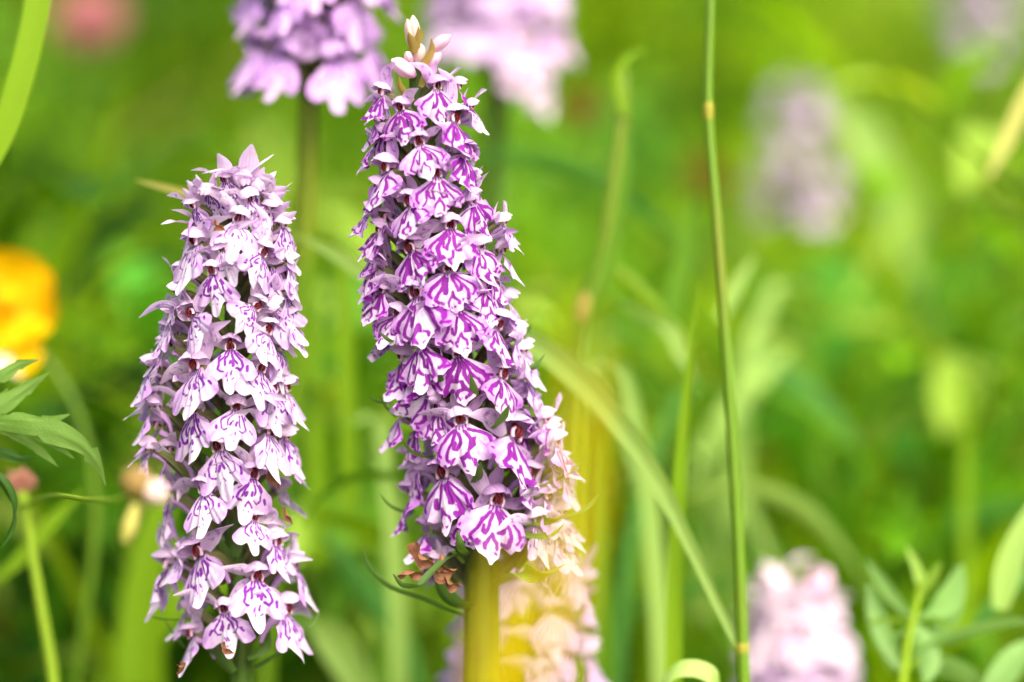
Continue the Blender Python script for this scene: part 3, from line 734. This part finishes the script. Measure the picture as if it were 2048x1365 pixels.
blurred('spotted_orchid', 'faded grey pink orchid far off among the grass, barely recognisable', [(1955, -120), (1958, 60), (1960, 180), (1965, 700)], .6, 'mid', [(-60, 9, 1.2, 4), (-10, 10, 1.2, 3), (45, 11, 1.2, 3), (100, 11, 1.2, 2)])
for x, y, az_, k_ in [(1042, 120, 35, 1.55), (1060, 155, 60, 1.5), (1045, 90, 20, 1.4), (905, 85, -70, 1.3), (1110, 60, 80, 1.4)]:
    S2.put(x, y, az=R(az_), k=k_, Rm=12, style='faint' if x > 1000 else None, roll=0.0)
# buds on the pale pink spike
C = [o for o in bpy.data.objects if o.get('label', '').startswith('pale pink blurred')][0]
def loose_bud(root, p0, p1, off, wpx, mat):
    a = Acc(); A_ = at(*p0, off) - root.location; B_ = at(*p1, off) - root.location; w = mm(wpx, off) / 2
    tube(a, [A_, A_.lerp(B_, .5), B_], [w * .4, w, w, w * .3], 12, 10, 3, .06)
    obj('bud', a.build('bud', mat), root)
loose_bud(C, (1575, 1205), (1530, 1140), .107, 52, 'bud'); loose_bud(C, (1615, 1205), (1655, 1140), .107, 52, 'bud'); loose_bud(C, (1590, 1200), (1592, 1125), .11, 34, 'bract_olive')

# ------------------------------------------------------------------ single grass blades and stems
def grass_blade(label, pts, w_px, off, mat, name='grass_blade', cat='grass blade', taper='leaf', side=None, fold=.22, twist=None, group=None):
    n = len(pts)
    offs = off if hasattr(off, '__len__') else [off] * n
    P = [at(x, y, o) for (x, y), o in zip(pts, offs)]
    low = min(P, key=lambda p: p.z)
    a = Acc()
    w = mm(w_px, offs[0]) / 2
    prof = dict(leaf=[.55, .85, 1, .95, .75, .45, .06], tip=[1, 1, .95, .85, .65, .4, .05], both=[.1, .6, .95, 1, .9, .5, .06], flat=[1, 1, 1, 1])[taper]
    ribbon(a, [p - low for p in P], [w * c for c in prof], side=side if side is not None else (1, -.25, .12), n=30, m=7, fold=fold, twist=twist)
    o = obj(name, a.build(name, mat), None, low)
    o['label'] = label; o['category'] = cat
    if group: o['group'] = group
    return o
def under(px, off):      # a foot for a blade: straight down to the soil
    p = at(px, 1365, off); return p

# tall jointed stem with its long arching leaf
t = thing('tall_grass_stem', 'tall thin green grass stem with a yellow joint and one long arching leaf', 'grass stem', (at(1487, 1365, .02).x, at(1487, 1365, .02).y, 0))
a = Acc()
pts = [at(x, y, .02) for x, y in [(1423, -260), (1422, -20), (1417, 220), (1432, 420), (1460, 800), (1478, 1100), (1489, 1400)]]
pts.append(Vector((t.location.x, t.location.y, 0)))
tube(a, [p - t.location for p in pts], [mm(8), mm(8.5), mm(9.5), mm(10.5), mm(12), mm(13), mm(13), mm(14)], 50, 10, 4, .05)
obj('stem', a.build('stem', 'cane'), t)
for py, r in ((220, 12), (1296, 15)):
    px = float(np.interp(py, [220, 1100, 1400], [1417, 1478, 1489]))
    a = Acc(); tube(a, [at(px, py - 18, .02) - t.location, at(px, py, .02) - t.location, at(px + 1, py + 20, .02) - t.location], [mm(r * .72), mm(r), mm(r * .95), mm(r * .8)], 9, 10)
    obj('stem_joint', a.build('stem_joint', 'node'), t)
a = Acc()
lp = [(1484, 1308, .02), (1440, 1215, .022), (1375, 1075, .025), (1320, 965, .028), (1240, 845, .03), (1160, 755, .033), (1080, 692, .037), (960, 640, .042), (820, 590, .048), (740, 550, .05), (660, 500, .052), (590, 470, .054)]
ribbon(a, [at(*p) - t.location for p in lp], [mm(10), mm(12), mm(17), mm(24), mm(30), mm(32), mm(28), mm(24), mm(22), mm(20), mm(15), mm(2)], side=(.55, -.35, .75), n=60, m=7, fold=.25)
obj('leaf', a.build('leaf', 'grass_pale'), t)

grass_blade('upright bright green grass blade tapering to a fine point beside the jointed stem', [(1347, 1700), (1348, 1365), (1352, 1150), (1362, 930), (1378, 740), (1398, 560)], 36, .032, 'grass_bright', taper='tip')
# dark stem with a bent leaf tip
t = thing('sheathed_grass_stem', 'blurred green stem whose pointed leaf tip bends right above a brown joint', 'grass stem', (at(1160, 1365, .07).x, at(1160, 1365, .07).y, 0))
a = Acc(); pts = [at(x, y, .07) for x, y in [(1243, 125), (1246, 200), (1228, 350), (1202, 520), (1172, 640), (1158, 800), (1150, 1100), (1150, 1400)]] + [Vector(t.location)]
tube(a, [p - t.location for p in pts], [mm(8), mm(14), mm(13), mm(10), mm(11), mm(16), mm(16), mm(16), mm(16)], 40, 10, 4, .05); obj('stem', a.build('stem', 'cane'), t)
a = Acc(); ribbon(a, [at(x, y, .068) - t.location for x, y in [(1250, 230), (1238, 140), (1258, 112), (1292, 98)]], [mm(12), mm(11), mm(7), mm(1)], n=20, m=5); obj('leaf', a.build('leaf', 'grass_bright'), t)
a = Acc(); ribbon(a, [at(x, y, .075) - t.location for x, y in [(1165, 620), (1195, 560), (1245, 330), (1255, 190)]], [mm(22), mm(26), mm(20), mm(3)], n=20, m=5); obj('leaf', a.build('leaf', 'grass'), t)
a = Acc(); tube(a, [at(1172, 590, .066) - t.location, at(1165, 615, .066) - t.location, at(1160, 640, .066) - t.location], [mm(14), mm(18), mm(15)], 8, 10); obj('stem_joint', a.build('stem_joint', 'bract_olive'), t)

G = grass_blade
G('short yellow green blade slanting down to a fork in the stalks', [(1205, 520), (1250, 560), (1300, 605), (1340, 650)], 36, .08, 'grass_bright', taper='both')
G('broad pale upright blade rising from the fork of stalks', [(1340, 660), (1352, 600), (1370, 520), (1380, 440), (1390, 380)], 46, .11, 'grass', taper='tip')
G('pale crooked stalk leaf below the fork, leaning left', [(1390, 760), (1365, 710), (1340, 655), (1290, 630), (1230, 600)], 34, .085, 'grass_pale', taper='both')
G('long pale arching blade bending down to the right behind the budded spike', [(900, 330), (990, 312), (1100, 325), (1230, 385), (1340, 470), (1420, 560)], 40, .13, 'grass_cool', taper='both', side=(.2, -.5, .8))
G('green blade arching from the pale orchid to the bold-marked orchid', [(600, 1060), (640, 1000), (700, 960), (780, 955), (860, 975)], 34, .06, 'grass', taper='both', side=(.3, -.5, .8))
G('broad bright blade curving under the arching green one between the two orchids', [(600, 1020), (680, 1045), (760, 1075), (840, 1120), (930, 1200)], 60, .10, 'grass_bright', taper='both', side=(.3, -.5, .8))
G('long dim blade slanting down between the orchid stems', [(640, 1060), (720, 1170), (800, 1280), (860, 1420)], 60, .11, 'grass_cool', taper='both')
G('wide yellow green blade at the edge, cut by the frame, near the pink clover', [(-30, 330), (10, 255), (40, 165), (66, 60), (82, -40), (86, -160)], 56, .018, 'grass_bright', taper='flat', side=(1, -.1, .3), fold=.1)
G('thin straw coloured blade tip poking out left of the pale orchid top', [(420, 405), (370, 385), (320, 372), (268, 360)], 18, .03, 'grass_straw', taper='leaf', side=(.2, -.4, .9))
G('pale blade curling over at its bright tip, low beside the jointed stem', [(1300, 1420), (1325, 1368), (1360, 1338), (1400, 1338), (1425, 1352), (1432, 1380)], 44, .012, 'grass_pale', taper='flat', side=(.35, .75, .55), fold=.1)
G('pale yellow green blade arching over the pale pink orchid', [(1330, 1010), (1420, 985), (1500, 980), (1590, 1010), (1670, 1080), (1740, 1190)], 44, .12, 'grass_pale', taper='both', side=(.3, -.5, .8))
G('wide pale blurred blade leaning left far behind', [(1860, 640), (1820, 480), (1775, 360), (1710, 240), (1640, 180)], 95, .26, 'grass_pale', taper='both')
G('slender cream blade slanting beside the far grass', [(1975, 360), (2010, 290), (2060, 180), (2100, 90)], 30, .10, 'grass_straw', taper='both')
G('wide cool green blade lying across behind the herb', [(1800, 1110), (1900, 1060), (2000, 1030), (2120, 1020)], 80, .16, 'grass_cool', taper='both', side=(.2, -.5, .8))
G('pale green blade rising at the far side of the herb', [(2000, 1220), (2015, 1150), (2040, 1070), (2080, 980)], 56, .05, 'grass_pale', taper='leaf')
G('blue green blade slanting beside the herb tip', [(1940, 1260), (1985, 1215), (2030, 1170), (2080, 1130)], 34, .06, 'grass_cool', taper='both')
G('wide bright blade rising behind the foot of the pale orchid', [(300, 1600), (285, 1400), (290, 1200), (330, 1000), (380, 880)], 110, .12, 'grass_bright', taper='tip')
G('wide leaning bright blade low behind the seeding stalk', [(180, 1600), (220, 1400), (300, 1260), (420, 1180), (560, 1150)], 90, .14, 'grass_bright', taper='both')
G('short cool green blade low between the two orchid stems', [(760, 1500), (700, 1330), (650, 1260), (600, 1230)], 80, .09, 'grass_pale', taper='both')
G('upright broad dim blade behind the bold-marked orchid', [(1205, 1500), (1205, 1250), (1200, 1050), (1190, 860)], 52, .07, 'grass', taper='tip')
G('short pale blade crossing low behind the bright upright blade', [(1240, 1290), (1300, 1200), (1400, 1180), (1500, 1150)], 40, .11, 'grass_cool', taper='both', side=(.3, -.5, .8))
G('broad pale blade slanting right behind the jointed stem', [(1380, 960), (1440, 860), (1520, 760), (1590, 690)], 50, .16, 'grass_pale', taper='both')
G('slim blade crossing behind the jointed stem towards the far clearing', [(1480, 690), (1550, 740), (1640, 820), (1720, 900)], 60, .17, 'grass_cool', taper='both')
G('faint forked blade tip beside the jointed stem', [(1440, 640), (1470, 580), (1510, 510)], 30, .09, 'grass_pale', taper='leaf')
G('thin blade crossing low behind the buttercup stalk', [(-30, 1180), (40, 1120), (110, 1040), (170, 980)], 32, .07, 'grass_bright', taper='both')

# loose arching blades in the blur, alike but for their place
rb_ = random.Random(21)
for i_ in range(22):
    x0, y0_, o_ = rb_.uniform(560, 2000), rb_.uniform(700, 1350), rb_.uniform(.09, .24)
    dx_, up_ = rb_.uniform(-260, 260), rb_.uniform(220, 520)
    mt_, lean_ = rb_.choice(['grass_bright', 'grass_pale', 'grass', 'grass_cool', 'grass_pale']), 'right' if dx_ > 0 else 'left'
    tone_ = dict(grass_bright='lime yellow', grass_pale='pale green', grass='mid green', grass_cool='bluish green')[mt_]
    side_ = 'between the bold-marked spike and the jointed stem' if x0 < 1440 else 'beyond the jointed stem'
    if x0 < 940: side_ = 'between the two marked orchids'
    w_ = rb_.uniform(22, 44)
    if 1380 < x0 < 1780: o_ = .16 + .3 * (o_ - .09)
    size_ = ('tall ' if up_ > 370 else 'short ') + ('broad' if w_ > 33 else 'narrow')
    G(f'{size_} {tone_} grass blade {side_}', [(x0 - dx_ * .1, y0_ + 260), (x0, y0_), (x0 + dx_ * .25, y0_ - up_ * .6), (x0 + dx_ * .65, y0_ - up_ * .95), (x0 + dx_ * 1.15, y0_ - up_ * .9)], w_, o_, mt_, taper='tip', group='loose arching grass blades')

# yellow blades close to the lens
G('yellow dying grass blade close to the lens, veiling the lower right of the bold spike', [(985, 1640), (1020, 1440), (1080, 1270), (1135, 1120), (1162, 980), (1166, 850), (1164, 720), (1167, 590)], 54, -.205, 'grass_yellow', taper='both')
G('short broad yellow blade close to the lens in front of the bold orchid stem', [(985, 1600), (990, 1400), (1000, 1280), (1012, 1170), (1030, 1080)], 66, -.20, 'grass_yellow', taper='tip')
G('thin yellow blade close to the lens leaning right beside the veiling blade', [(1130, 1600), (1130, 1380), (1150, 1200), (1170, 1000), (1190, 860), (1205, 760)], 26, -.19, 'grass_yellow', taper='tip')

# ------------------------------------------------------------------ buttercup leaf in focus at the edge
def z8(x, y): return x / 1.579, 500 + y / 1.579
t = thing('buttercup_leaf', 'sharp hairy divided leaf with pointed lobes, beside the yellow buttercup', 'leaf', at(-60, 1365, .004))
t.location.z = 0
def lobe(pts, w_px, mat, teeth_amp=0.0, off=.0, nt=3, name='leaflet', side=(.12, -.25, .95), fold=.22):
    a = Acc(); n = 34
    tt = np.linspace(0, 1, n)
    teeth = None
    if teeth_amp:
        saw = (tt * nt) % 1.0
        teeth = teeth_amp * (0.5 - saw) * np.clip(np.sin(tt * np.pi), 0, 1)
    P = [at(*z8(x, y), off) - t.location for x, y in pts]
    w = mm(w_px) / 2
    ribbon(a, P, [w * c for c in (.35, .6, .85, 1, .95, .75, .45, .05)], side=side, n=n, m=9, fold=fold, curl=.15, teeth=teeth, wave=.12, seed=int(abs(pts[0][0])))
    obj(name, a.build(name, mat), t)
lobe([(-60, 440), (0, 405), (60, 365), (122, 347)], 26, 'leaf_hairy', .5)
lobe([(-60, 545), (0, 500), (80, 440), (154, 388)], 36, 'leaf_hairy', .35)
lobe([(-20, 490), (5, 465), (26, 436)], 18, 'leaf_hairy', 0)
lobe([(-70, 540), (40, 540), (140, 545), (220, 520)], 34, 'leaf_hairy', .4, -.001)
lobe([(-70, 545), (60, 560), (180, 580), (270, 630), (310, 680), (334, 745)], 46, 'leaf_hairy', .8, -.003, 3)
lobe([(-40, 555), (40, 580), (120, 630), (182, 684)], 26, 'leaf_hairy', .3, .001)
lobe([(60, 570), (150, 600), (235, 660)], 24, 'leaf_hairy', .3, -.001)
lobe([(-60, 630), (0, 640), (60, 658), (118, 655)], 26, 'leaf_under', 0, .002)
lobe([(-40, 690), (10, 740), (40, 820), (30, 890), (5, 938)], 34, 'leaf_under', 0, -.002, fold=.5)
a = Acc(); tube(a, [at(-45, 850, .002) - t.location, at(-70, 1000, .003) - t.location, Vector((0, 0, .12)), Vector((0, 0, 0))], [.0011, .0013, .0016, .0018], 20, 8); obj('leaf_stalk', a.build('leaf_stalk', 'cane_bright'), t)

# buttercup flowers, blurred
def buttercup(label, c_px, off, r_px, tilt, stem_px, cream=None):
    c = at(*c_px, off); foot = at(*stem_px[-1], off)
    t = thing('buttercup', label, 'flower', (foot.x, foot.y, 0))
    r = mm(r_px, off)
    for i in range(5):
        a = Acc(); an = i * 2 * math.pi / 5 + .3
        dx, dy = math.cos(an), math.sin(an)
        P = [Vector((dx * q * r, dy * q * r, h * r)) for q, h in ((.08, 0), (.4, .05), (.8, .28), (1.0, .62))]
        ribbon(a, P, [r * q for q in (.12, .42, .60, .62, .45, .1)], side=(-dy, dx, 0), n=12, m=7, fold=0, curl=-.25)
        o = obj('petal', a.build('petal', 'yellow_pale' if cream == i else 'yellow'), t, c - t.location, tilt)
    a = Acc(); tube(a, [Vector((0, 0, 0)), Vector((0, 0, r * .2)), Vector((0, 0, r * .4))], [r * .2, r * .3, r * .12], 8, 10); obj('flower_centre', a.build('flower_centre', 'yellow'), t, c - t.location, tilt)
    a = Acc(); P = [c] + [at(x, y, off) for x, y in stem_px] + [Vector(t.location)]
    tube(a, [p - t.location for p in P], [.0007, .0008, .0009, .0009], 24, 8); obj('stem', a.build('stem', 'cane'), t)
buttercup('big blurred yellow buttercup at the edge above the divided leaf', (18, 605), .095, 96, (R(72), R(10), 0), [(70, 690), (140, 790), (178, 900), (150, 1400)], None)
buttercup('pale cream and yellow buttercup half hidden below the big yellow one', (14, 700), .09, 62, (R(60), R(-10), R(40)), [(-30, 780), (-60, 1400)], 3)

# dry flower stalk with seed head and a drooping bud in front of the pale orchid
t = thing('seeding_stalk', 'green stalk with a round pinkish seed head and a branch ending in a yellow bud', 'stalk', (at(108, 1365, .03).x, at(108, 1365, .03).y, 0))
a = Acc(); tube(a, [at(x, y, .045) - t.location for x, y in [(45, 985), (60, 1080), (80, 1200), (104, 1340), (115, 1440)]] + [Vector((0, 0, 0))], [mm(9), mm(11), mm(12), mm(13), mm(13)], 30, 10, 4, .05); obj('stem', a.build('stem', 'cane_bright'), t)
def ball(root, c, r, mat, name, n=40, seed=1, lenf=.55):
    """a head of many small florets"""
    rg = np.random.default_rng(seed); a = Acc()
    for i in range(n):
        z = 1 - 2 * (i + .5) / n; ph = i * 2.39996
        d = Vector((math.sqrt(1 - z * z) * math.cos(ph), math.sqrt(1 - z * z) * math.sin(ph), z * .95 + .1))
        p = d * r * .45; q = d * r * (1 + rg.normal(0, .06))
        tube(a, [p, p.lerp(q, .6), q], [r * .1, r * .17, r * .05], 5, 5)
    obj(name, a.build(name, mat), root, c - root.location)
ball(t, at(42, 968, .05), mm(32), 'seedhead', 'seed_head', 46, 3)
a = Acc(); tube(a, [at(x, y, o) - t.location for x, y, o in [(48, 1010, .045), (110, 992, .01), (190, 1000, -.03), (262, 990, -.055), (285, 975, -.06)]], [mm(6), mm(5), mm(5), mm(5)], 20, 8); obj('branch', a.build('branch', 'cane_bright'), t)
a = Acc(); tube(a, [at(245, 960, -.065) - t.location, at(270, 965, -.065) - t.location, at(300, 985, -.065) - t.location], [mm(12), mm(26), mm(30), mm(14)], 10, 10, 5, .08); obj('bud', a.build('bud', 'bract_olive'), t)
a = Acc(); tube(a, [at(290, 972, -.065) - t.location, at(312, 985, -.065) - t.location, at(330, 1000, -.065) - t.location], [mm(16), mm(24), mm(10)], 10, 10, 5, .08); obj('petal', a.build('petal', 'bud_cream'), t)
a = Acc(); tube(a, [at(272, 1010, -.065) - t.location, at(262, 1045, -.065) - t.location, at(250, 1085, -.065) - t.location], [mm(7), mm(11), mm(13), mm(6)], 10, 8); obj('petal', a.build('petal', 'grass_straw'), t)

# clovers
def clover(label, c_px, off, r_px, mat, seed):
    c = at(*c_px, off); t = thing('clover', label, 'clover', (c.x, c.y, 0))
    ball(t, c, mm(r_px, off), mat, 'flower_head', 70, seed)
    a = Acc(); tube(a, [c - t.location, Vector((.004, 0, c.z * .5)), Vector((0, 0, 0))], [.0009, .001, .0012], 16, 8); obj('stem', a.build('stem', 'cane'), t)
    for i in range(3):
        a = Acc(); an = i * 2.1 + seed
        P = [Vector((0, 0, c.z - .02)), Vector((math.cos(an) * .008, math.sin(an) * .008, c.z - .015)), Vector((math.cos(an) * .018, math.sin(an) * .018, c.z - .017))]
        ribbon(a, P, [.001, .005, .006, .004, .0005], side=(-math.sin(an), math.cos(an), 0), n=10, m=5); obj('leaflet', a.build('leaflet', 'grass'), t)
clover('blurred dusky pink clover head above the grass', (182, 45), .42, 70, 'clover', 1)
clover('dark rusty brown clover head gone over, behind the jointed stem', (1408, 360), .36, 44, 'clover_old', 2)
clover('small orange brown withered clover beside the pale hanging petals', (1165, 225), .30, 36, 'clover_old', 3)

# leafy herb
t = thing('leafy_herb', 'young herb with opposite oval leaves and a fresh pointed tip', 'herb', (at(1800, 1365, .045).x, at(1800, 1365, .045).y, 0))
a = Acc(); tube(a, [at(x, y, .045) - t.location for x, y in [(1842, 1165), (1830, 1220), (1815, 1290), (1800, 1400)]] + [Vector((0, 0, 0))], [mm(5), mm(7), mm(9), mm(10)], 24, 8, 4, .1); obj('stem', a.build('stem', 'cane_bright'), t)
for pts, w, mat, side in [([(1840, 1185), (1835, 1140), (1812, 1092)], 20, 'herb_young', None), ([(1842, 1190), (1862, 1160), (1882, 1122)], 22, 'herb_young', None), ([(1845, 1200), (1850, 1170), (1845, 1140)], 14, 'herb_young', None), ([(1835, 1240), (1880, 1220), (1910, 1180), (1922, 1128)], 60, 'herb', None), ([(1870, 1300), (1890, 1250), (1905, 1200), (1925, 1130)], 66, 'herb', None),
                          ([(1825, 1235), (1790, 1200), (1760, 1160), (1732, 1118)], 32, 'herb', None), ([(1800, 1340), (1770, 1280), (1750, 1220), (1736, 1165)], 44, 'herb', None), ([(1820, 1245), (1785, 1238), (1755, 1242), (1726, 1248)], 18, 'herb_young', (0, -.5, .85)), ([(1830, 1240), (1870, 1242), (1900, 1255), (1925, 1275)], 18, 'herb_young', (0, -.5, .85)),
                          ([(1822, 1265), (1790, 1270), (1778, 1300), (1782, 1345)], 46, 'herb', None), ([(1810, 1320), (1870, 1290), (1950, 1262), (2040, 1245), (2090, 1250)], 36, 'herb', (0, -.5, .85)), ([(1830, 1250), (1850, 1290), (1860, 1330), (1850, 1370)], 50, 'herb', None), ([(1815, 1340), (1860, 1300), (1890, 1280)], 20, 'grass_bright', None),
                          ([(1810, 1330), (1870, 1330), (1940, 1360), (1990, 1420)], 60, 'herb', (.1, -.5, .85)), ([(1960, 1420), (2000, 1360), (2040, 1310), (2100, 1270)], 70, 'herb', None)]:
    a = Acc(); o_ = .045 + rnd.uniform(-.008, .012)
    ribbon(a, [at(x, y, .045 + (o_ - .045) * i / (len(pts) - 1)) - t.location for i, (x, y) in enumerate(pts)], [mm(w) * .5 * c for c in (.25, .7, .95, 1, .9, .6, .08)], side=side or (.9, -.3, .3), n=16, m=7, fold=.25, curl=.1)
    obj('leaf', a.build('leaf', mat), t)

# ------------------------------------------------------------------ the meadow behind: blades and broad leaves nobody could count
def meadow(name, n, yr, hr, wr, broad, seed, label, palette):
    rg = np.random.default_rng(seed)
    ns, m = (9, 3)
    yy = yr[0] + (yr[1] - yr[0]) * rg.random(n) ** 1.3
    half = 0.16 + (yy + D) * 0.26
    xx = rg.uniform(-1, 1, n) * half
    # patchiness: clumps and clearings
    f = np.sin(xx * 23 + 1.3) * np.sin(yy * 17 + 0.4) + .8 * np.sin(xx * 41 + yy * 29) + .5 * np.sin(xx * 9 - yy * 13 + 2)
    keep = rg.random(n) < np.clip(.72 + .38 * f, .10, 1)
    xx, yy, f = xx[keep], yy[keep], f[keep]; n = len(xx)
    H = rg.uniform(hr[0], hr[1], n) * (1 + .10 * f)
    lean = rg.normal(0, .33, (n, 2)) * H[:, None]
    lean *= np.where(rg.random(n) < .25, 1.9, 1.0)[:, None]
    W = rg.uniform(wr[0], wr[1], n) * .5
    t = np.linspace(0, 1, ns)
    drop = np.abs(rg.normal(.12, .14, n))
    cx = xx[:, None] + lean[:, :1] * t[None] ** 2
    cy = yy[:, None] + lean[:, 1:] * t[None] ** 2
    cz = H[:, None] * (t[None] - (drop[:, None]) * t[None] ** 4)
    if broad:
        # only the upper part is a leaf, held at an angle
        cx = xx[:, None] + lean[:, :1] * 1.2 * (t[None] - .3); cy = yy[:, None] + lean[:, 1:] * 1.2 * (t[None] - .3)
        L = rg.uniform(.025, .07, n)[:, None]
        cz = H[:, None] + L * (t[None] * rg.normal(.3, .5, n)[:, None] - .5 * t[None] ** 2)
        dirs = rg.uniform(0, 6.28, n)
        cx = xx[:, None] + L * np.cos(dirs)[:, None] * t; cy = yy[:, None] + L * np.sin(dirs)[:, None] * t
        prof = np.interp(t, [0, .15, .45, .8, 1], [.1, .7, 1, .6, .03])
        sx, sy = -np.sin(dirs), np.cos(dirs)
    else:
        an = rg.uniform(-1.1, 1.1, n); sx, sy = np.cos(an), np.sin(an)
        prof = np.interp(t, [0, .3, .6, .85, 1], [.6, 1, .95, .55, .03])
    u = np.array([-1, 0, 1.])
    w = W[:, None] * prof[None]
    V = np.empty((n, ns, m, 3))
    V[..., 0] = cx[..., None] + (w * sx[:, None])[..., None] * u
    V[..., 1] = cy[..., None] + (w * sy[:, None])[..., None] * u
    V[..., 2] = cz[..., None] + (w * .25)[..., None] * np.abs(u)
    ok = (V[..., 1].min((1, 2)) > max(.085, yr[0] * .75))
    V = V[ok]; xx, yy = xx[ok], yy[ok]; n = len(V)
    base = np.arange(n) * ns * m
    gf = grid_faces(ns, m)
    F = (base[:, None, None] + gf[None]).reshape(-1, 4)
    pal = np.array([c[:3] for c in palette])
    # neighbouring plants share a tone
    reg = (np.sin(xx * 11 + yy * 5 + seed) + np.sin(yy * 9 - xx * 4) + 2) / 4
    idx = np.clip((reg * .75 + rg.random(n) * .45 - .1) * len(pal), 0, len(pal) - 1).astype(int)
    c = pal[idx] * rg.uniform(.7, 1.3, n)[:, None]
    dead = rg.random(n) < .035
    c[dead] = np.array(lin(186, 168, 96)[:3]) * .8
    Cc = np.ones((n, ns, m, 4)); Cc[..., :3] = c[:, None, None]
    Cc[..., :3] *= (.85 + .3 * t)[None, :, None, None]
    fan = np.broadcast_to(u * .8, (n, ns, m))
    me = mesh(name, V.reshape(-1, 3), F, 'meadow', {'Col': Cc.reshape(-1, 4), 'fan': fan.reshape(-1)})
    o = obj(name, me); o['kind'] = 'stuff'; o['label'] = label; o['category'] = 'grass' if not broad else 'undergrowth'
    return o
PALG = [lin(66, 112, 0), lin(94, 138, 0), lin(110, 152, 0), lin(88, 136, 4), lin(128, 164, 0), lin(80, 142, 26), lin(136, 172, 24)]
PALB = [lin(46, 84, 2), lin(66, 112, 0), lin(80, 130, 12), lin(104, 150, 4), lin(72, 140, 40), lin(108, 162, 44), lin(128, 164, 0), lin(148, 182, 64)]  # darkest green puts the shade of meadow hollows into leaf colour
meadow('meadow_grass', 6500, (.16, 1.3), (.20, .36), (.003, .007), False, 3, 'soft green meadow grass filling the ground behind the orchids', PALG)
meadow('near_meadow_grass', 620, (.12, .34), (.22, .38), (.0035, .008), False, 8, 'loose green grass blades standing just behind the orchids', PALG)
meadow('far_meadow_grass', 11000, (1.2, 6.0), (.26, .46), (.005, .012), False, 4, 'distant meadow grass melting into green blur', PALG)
def herbs(name, nc, per, yr, hr, Lr, seed, label):
    rg = np.random.default_rng(seed)
    cy = yr[0] + (yr[1] - yr[0]) * rg.random(nc) ** 1.4
    cx = rg.uniform(-1, 1, nc) * (.12 + (cy + D) * .24)
    ch = rg.uniform(hr[0], hr[1], nc)
    pal = np.array([c[:3] for c in PALB]); cc = pal[rg.integers(0, len(pal), nc)] * rg.uniform(.4, 1.5, nc)[:, None]
    ii = np.repeat(np.arange(nc), per); n = len(ii)
    t = np.linspace(0, 1, 7); u = np.array([-1, 0, 1.])
    q = rg.random(n) ** .7
    d = rg.uniform(0, 6.28, n); rad = rg.uniform(.0, .022, n) * (cy[ii] + 1)
    L = rg.uniform(Lr[0], Lr[1], n) * (.7 + .3 * cy[ii])
    x0 = cx[ii] + rad * np.cos(d); y0 = cy[ii] + rad * np.sin(d); z0 = ch[ii] * (.35 + .65 * q)
    rise = rg.normal(.55, .4, n)
    X = x0[:, None] + (L * np.cos(d))[:, None] * t; Y = y0[:, None] + (L * np.sin(d))[:, None] * t
    Z = z0[:, None] + L[:, None] * (rise[:, None] * t - .55 * t ** 2)
    w = (L * rg.uniform(.12, .26, n))[:, None] * np.interp(t, [0, .15, .45, .8, 1], [.1, .7, 1, .6, .03])
    V = np.stack([X[..., None] - (w * np.sin(d)[:, None])[..., None] * u, Y[..., None] + (w * np.cos(d)[:, None])[..., None] * u, Z[..., None] + (w * .3)[..., None] * np.abs(u)], -1)
    ok = V[..., 1].min((1, 2)) > max(.095, yr[0] * .8)
    V = V[ok]; ii = ii[ok]; n = len(V)
    F = (np.arange(n)[:, None, None] * 21 + grid_faces(7, 3)[None]).reshape(-1, 4)
    Cc = np.ones((n, 21, 4)); Cc[..., :3] = (cc[ii] * rg.uniform(.8, 1.2, n)[:, None])[:, None]
    me = mesh(name, V.reshape(-1, 3), F, 'meadow', {'Col': Cc.reshape(-1, 4), 'fan': np.tile(np.tile(u * .8, 7), n)})
    o = obj(name, me); o['kind'] = 'stuff'; o['label'] = label; o['category'] = 'undergrowth'
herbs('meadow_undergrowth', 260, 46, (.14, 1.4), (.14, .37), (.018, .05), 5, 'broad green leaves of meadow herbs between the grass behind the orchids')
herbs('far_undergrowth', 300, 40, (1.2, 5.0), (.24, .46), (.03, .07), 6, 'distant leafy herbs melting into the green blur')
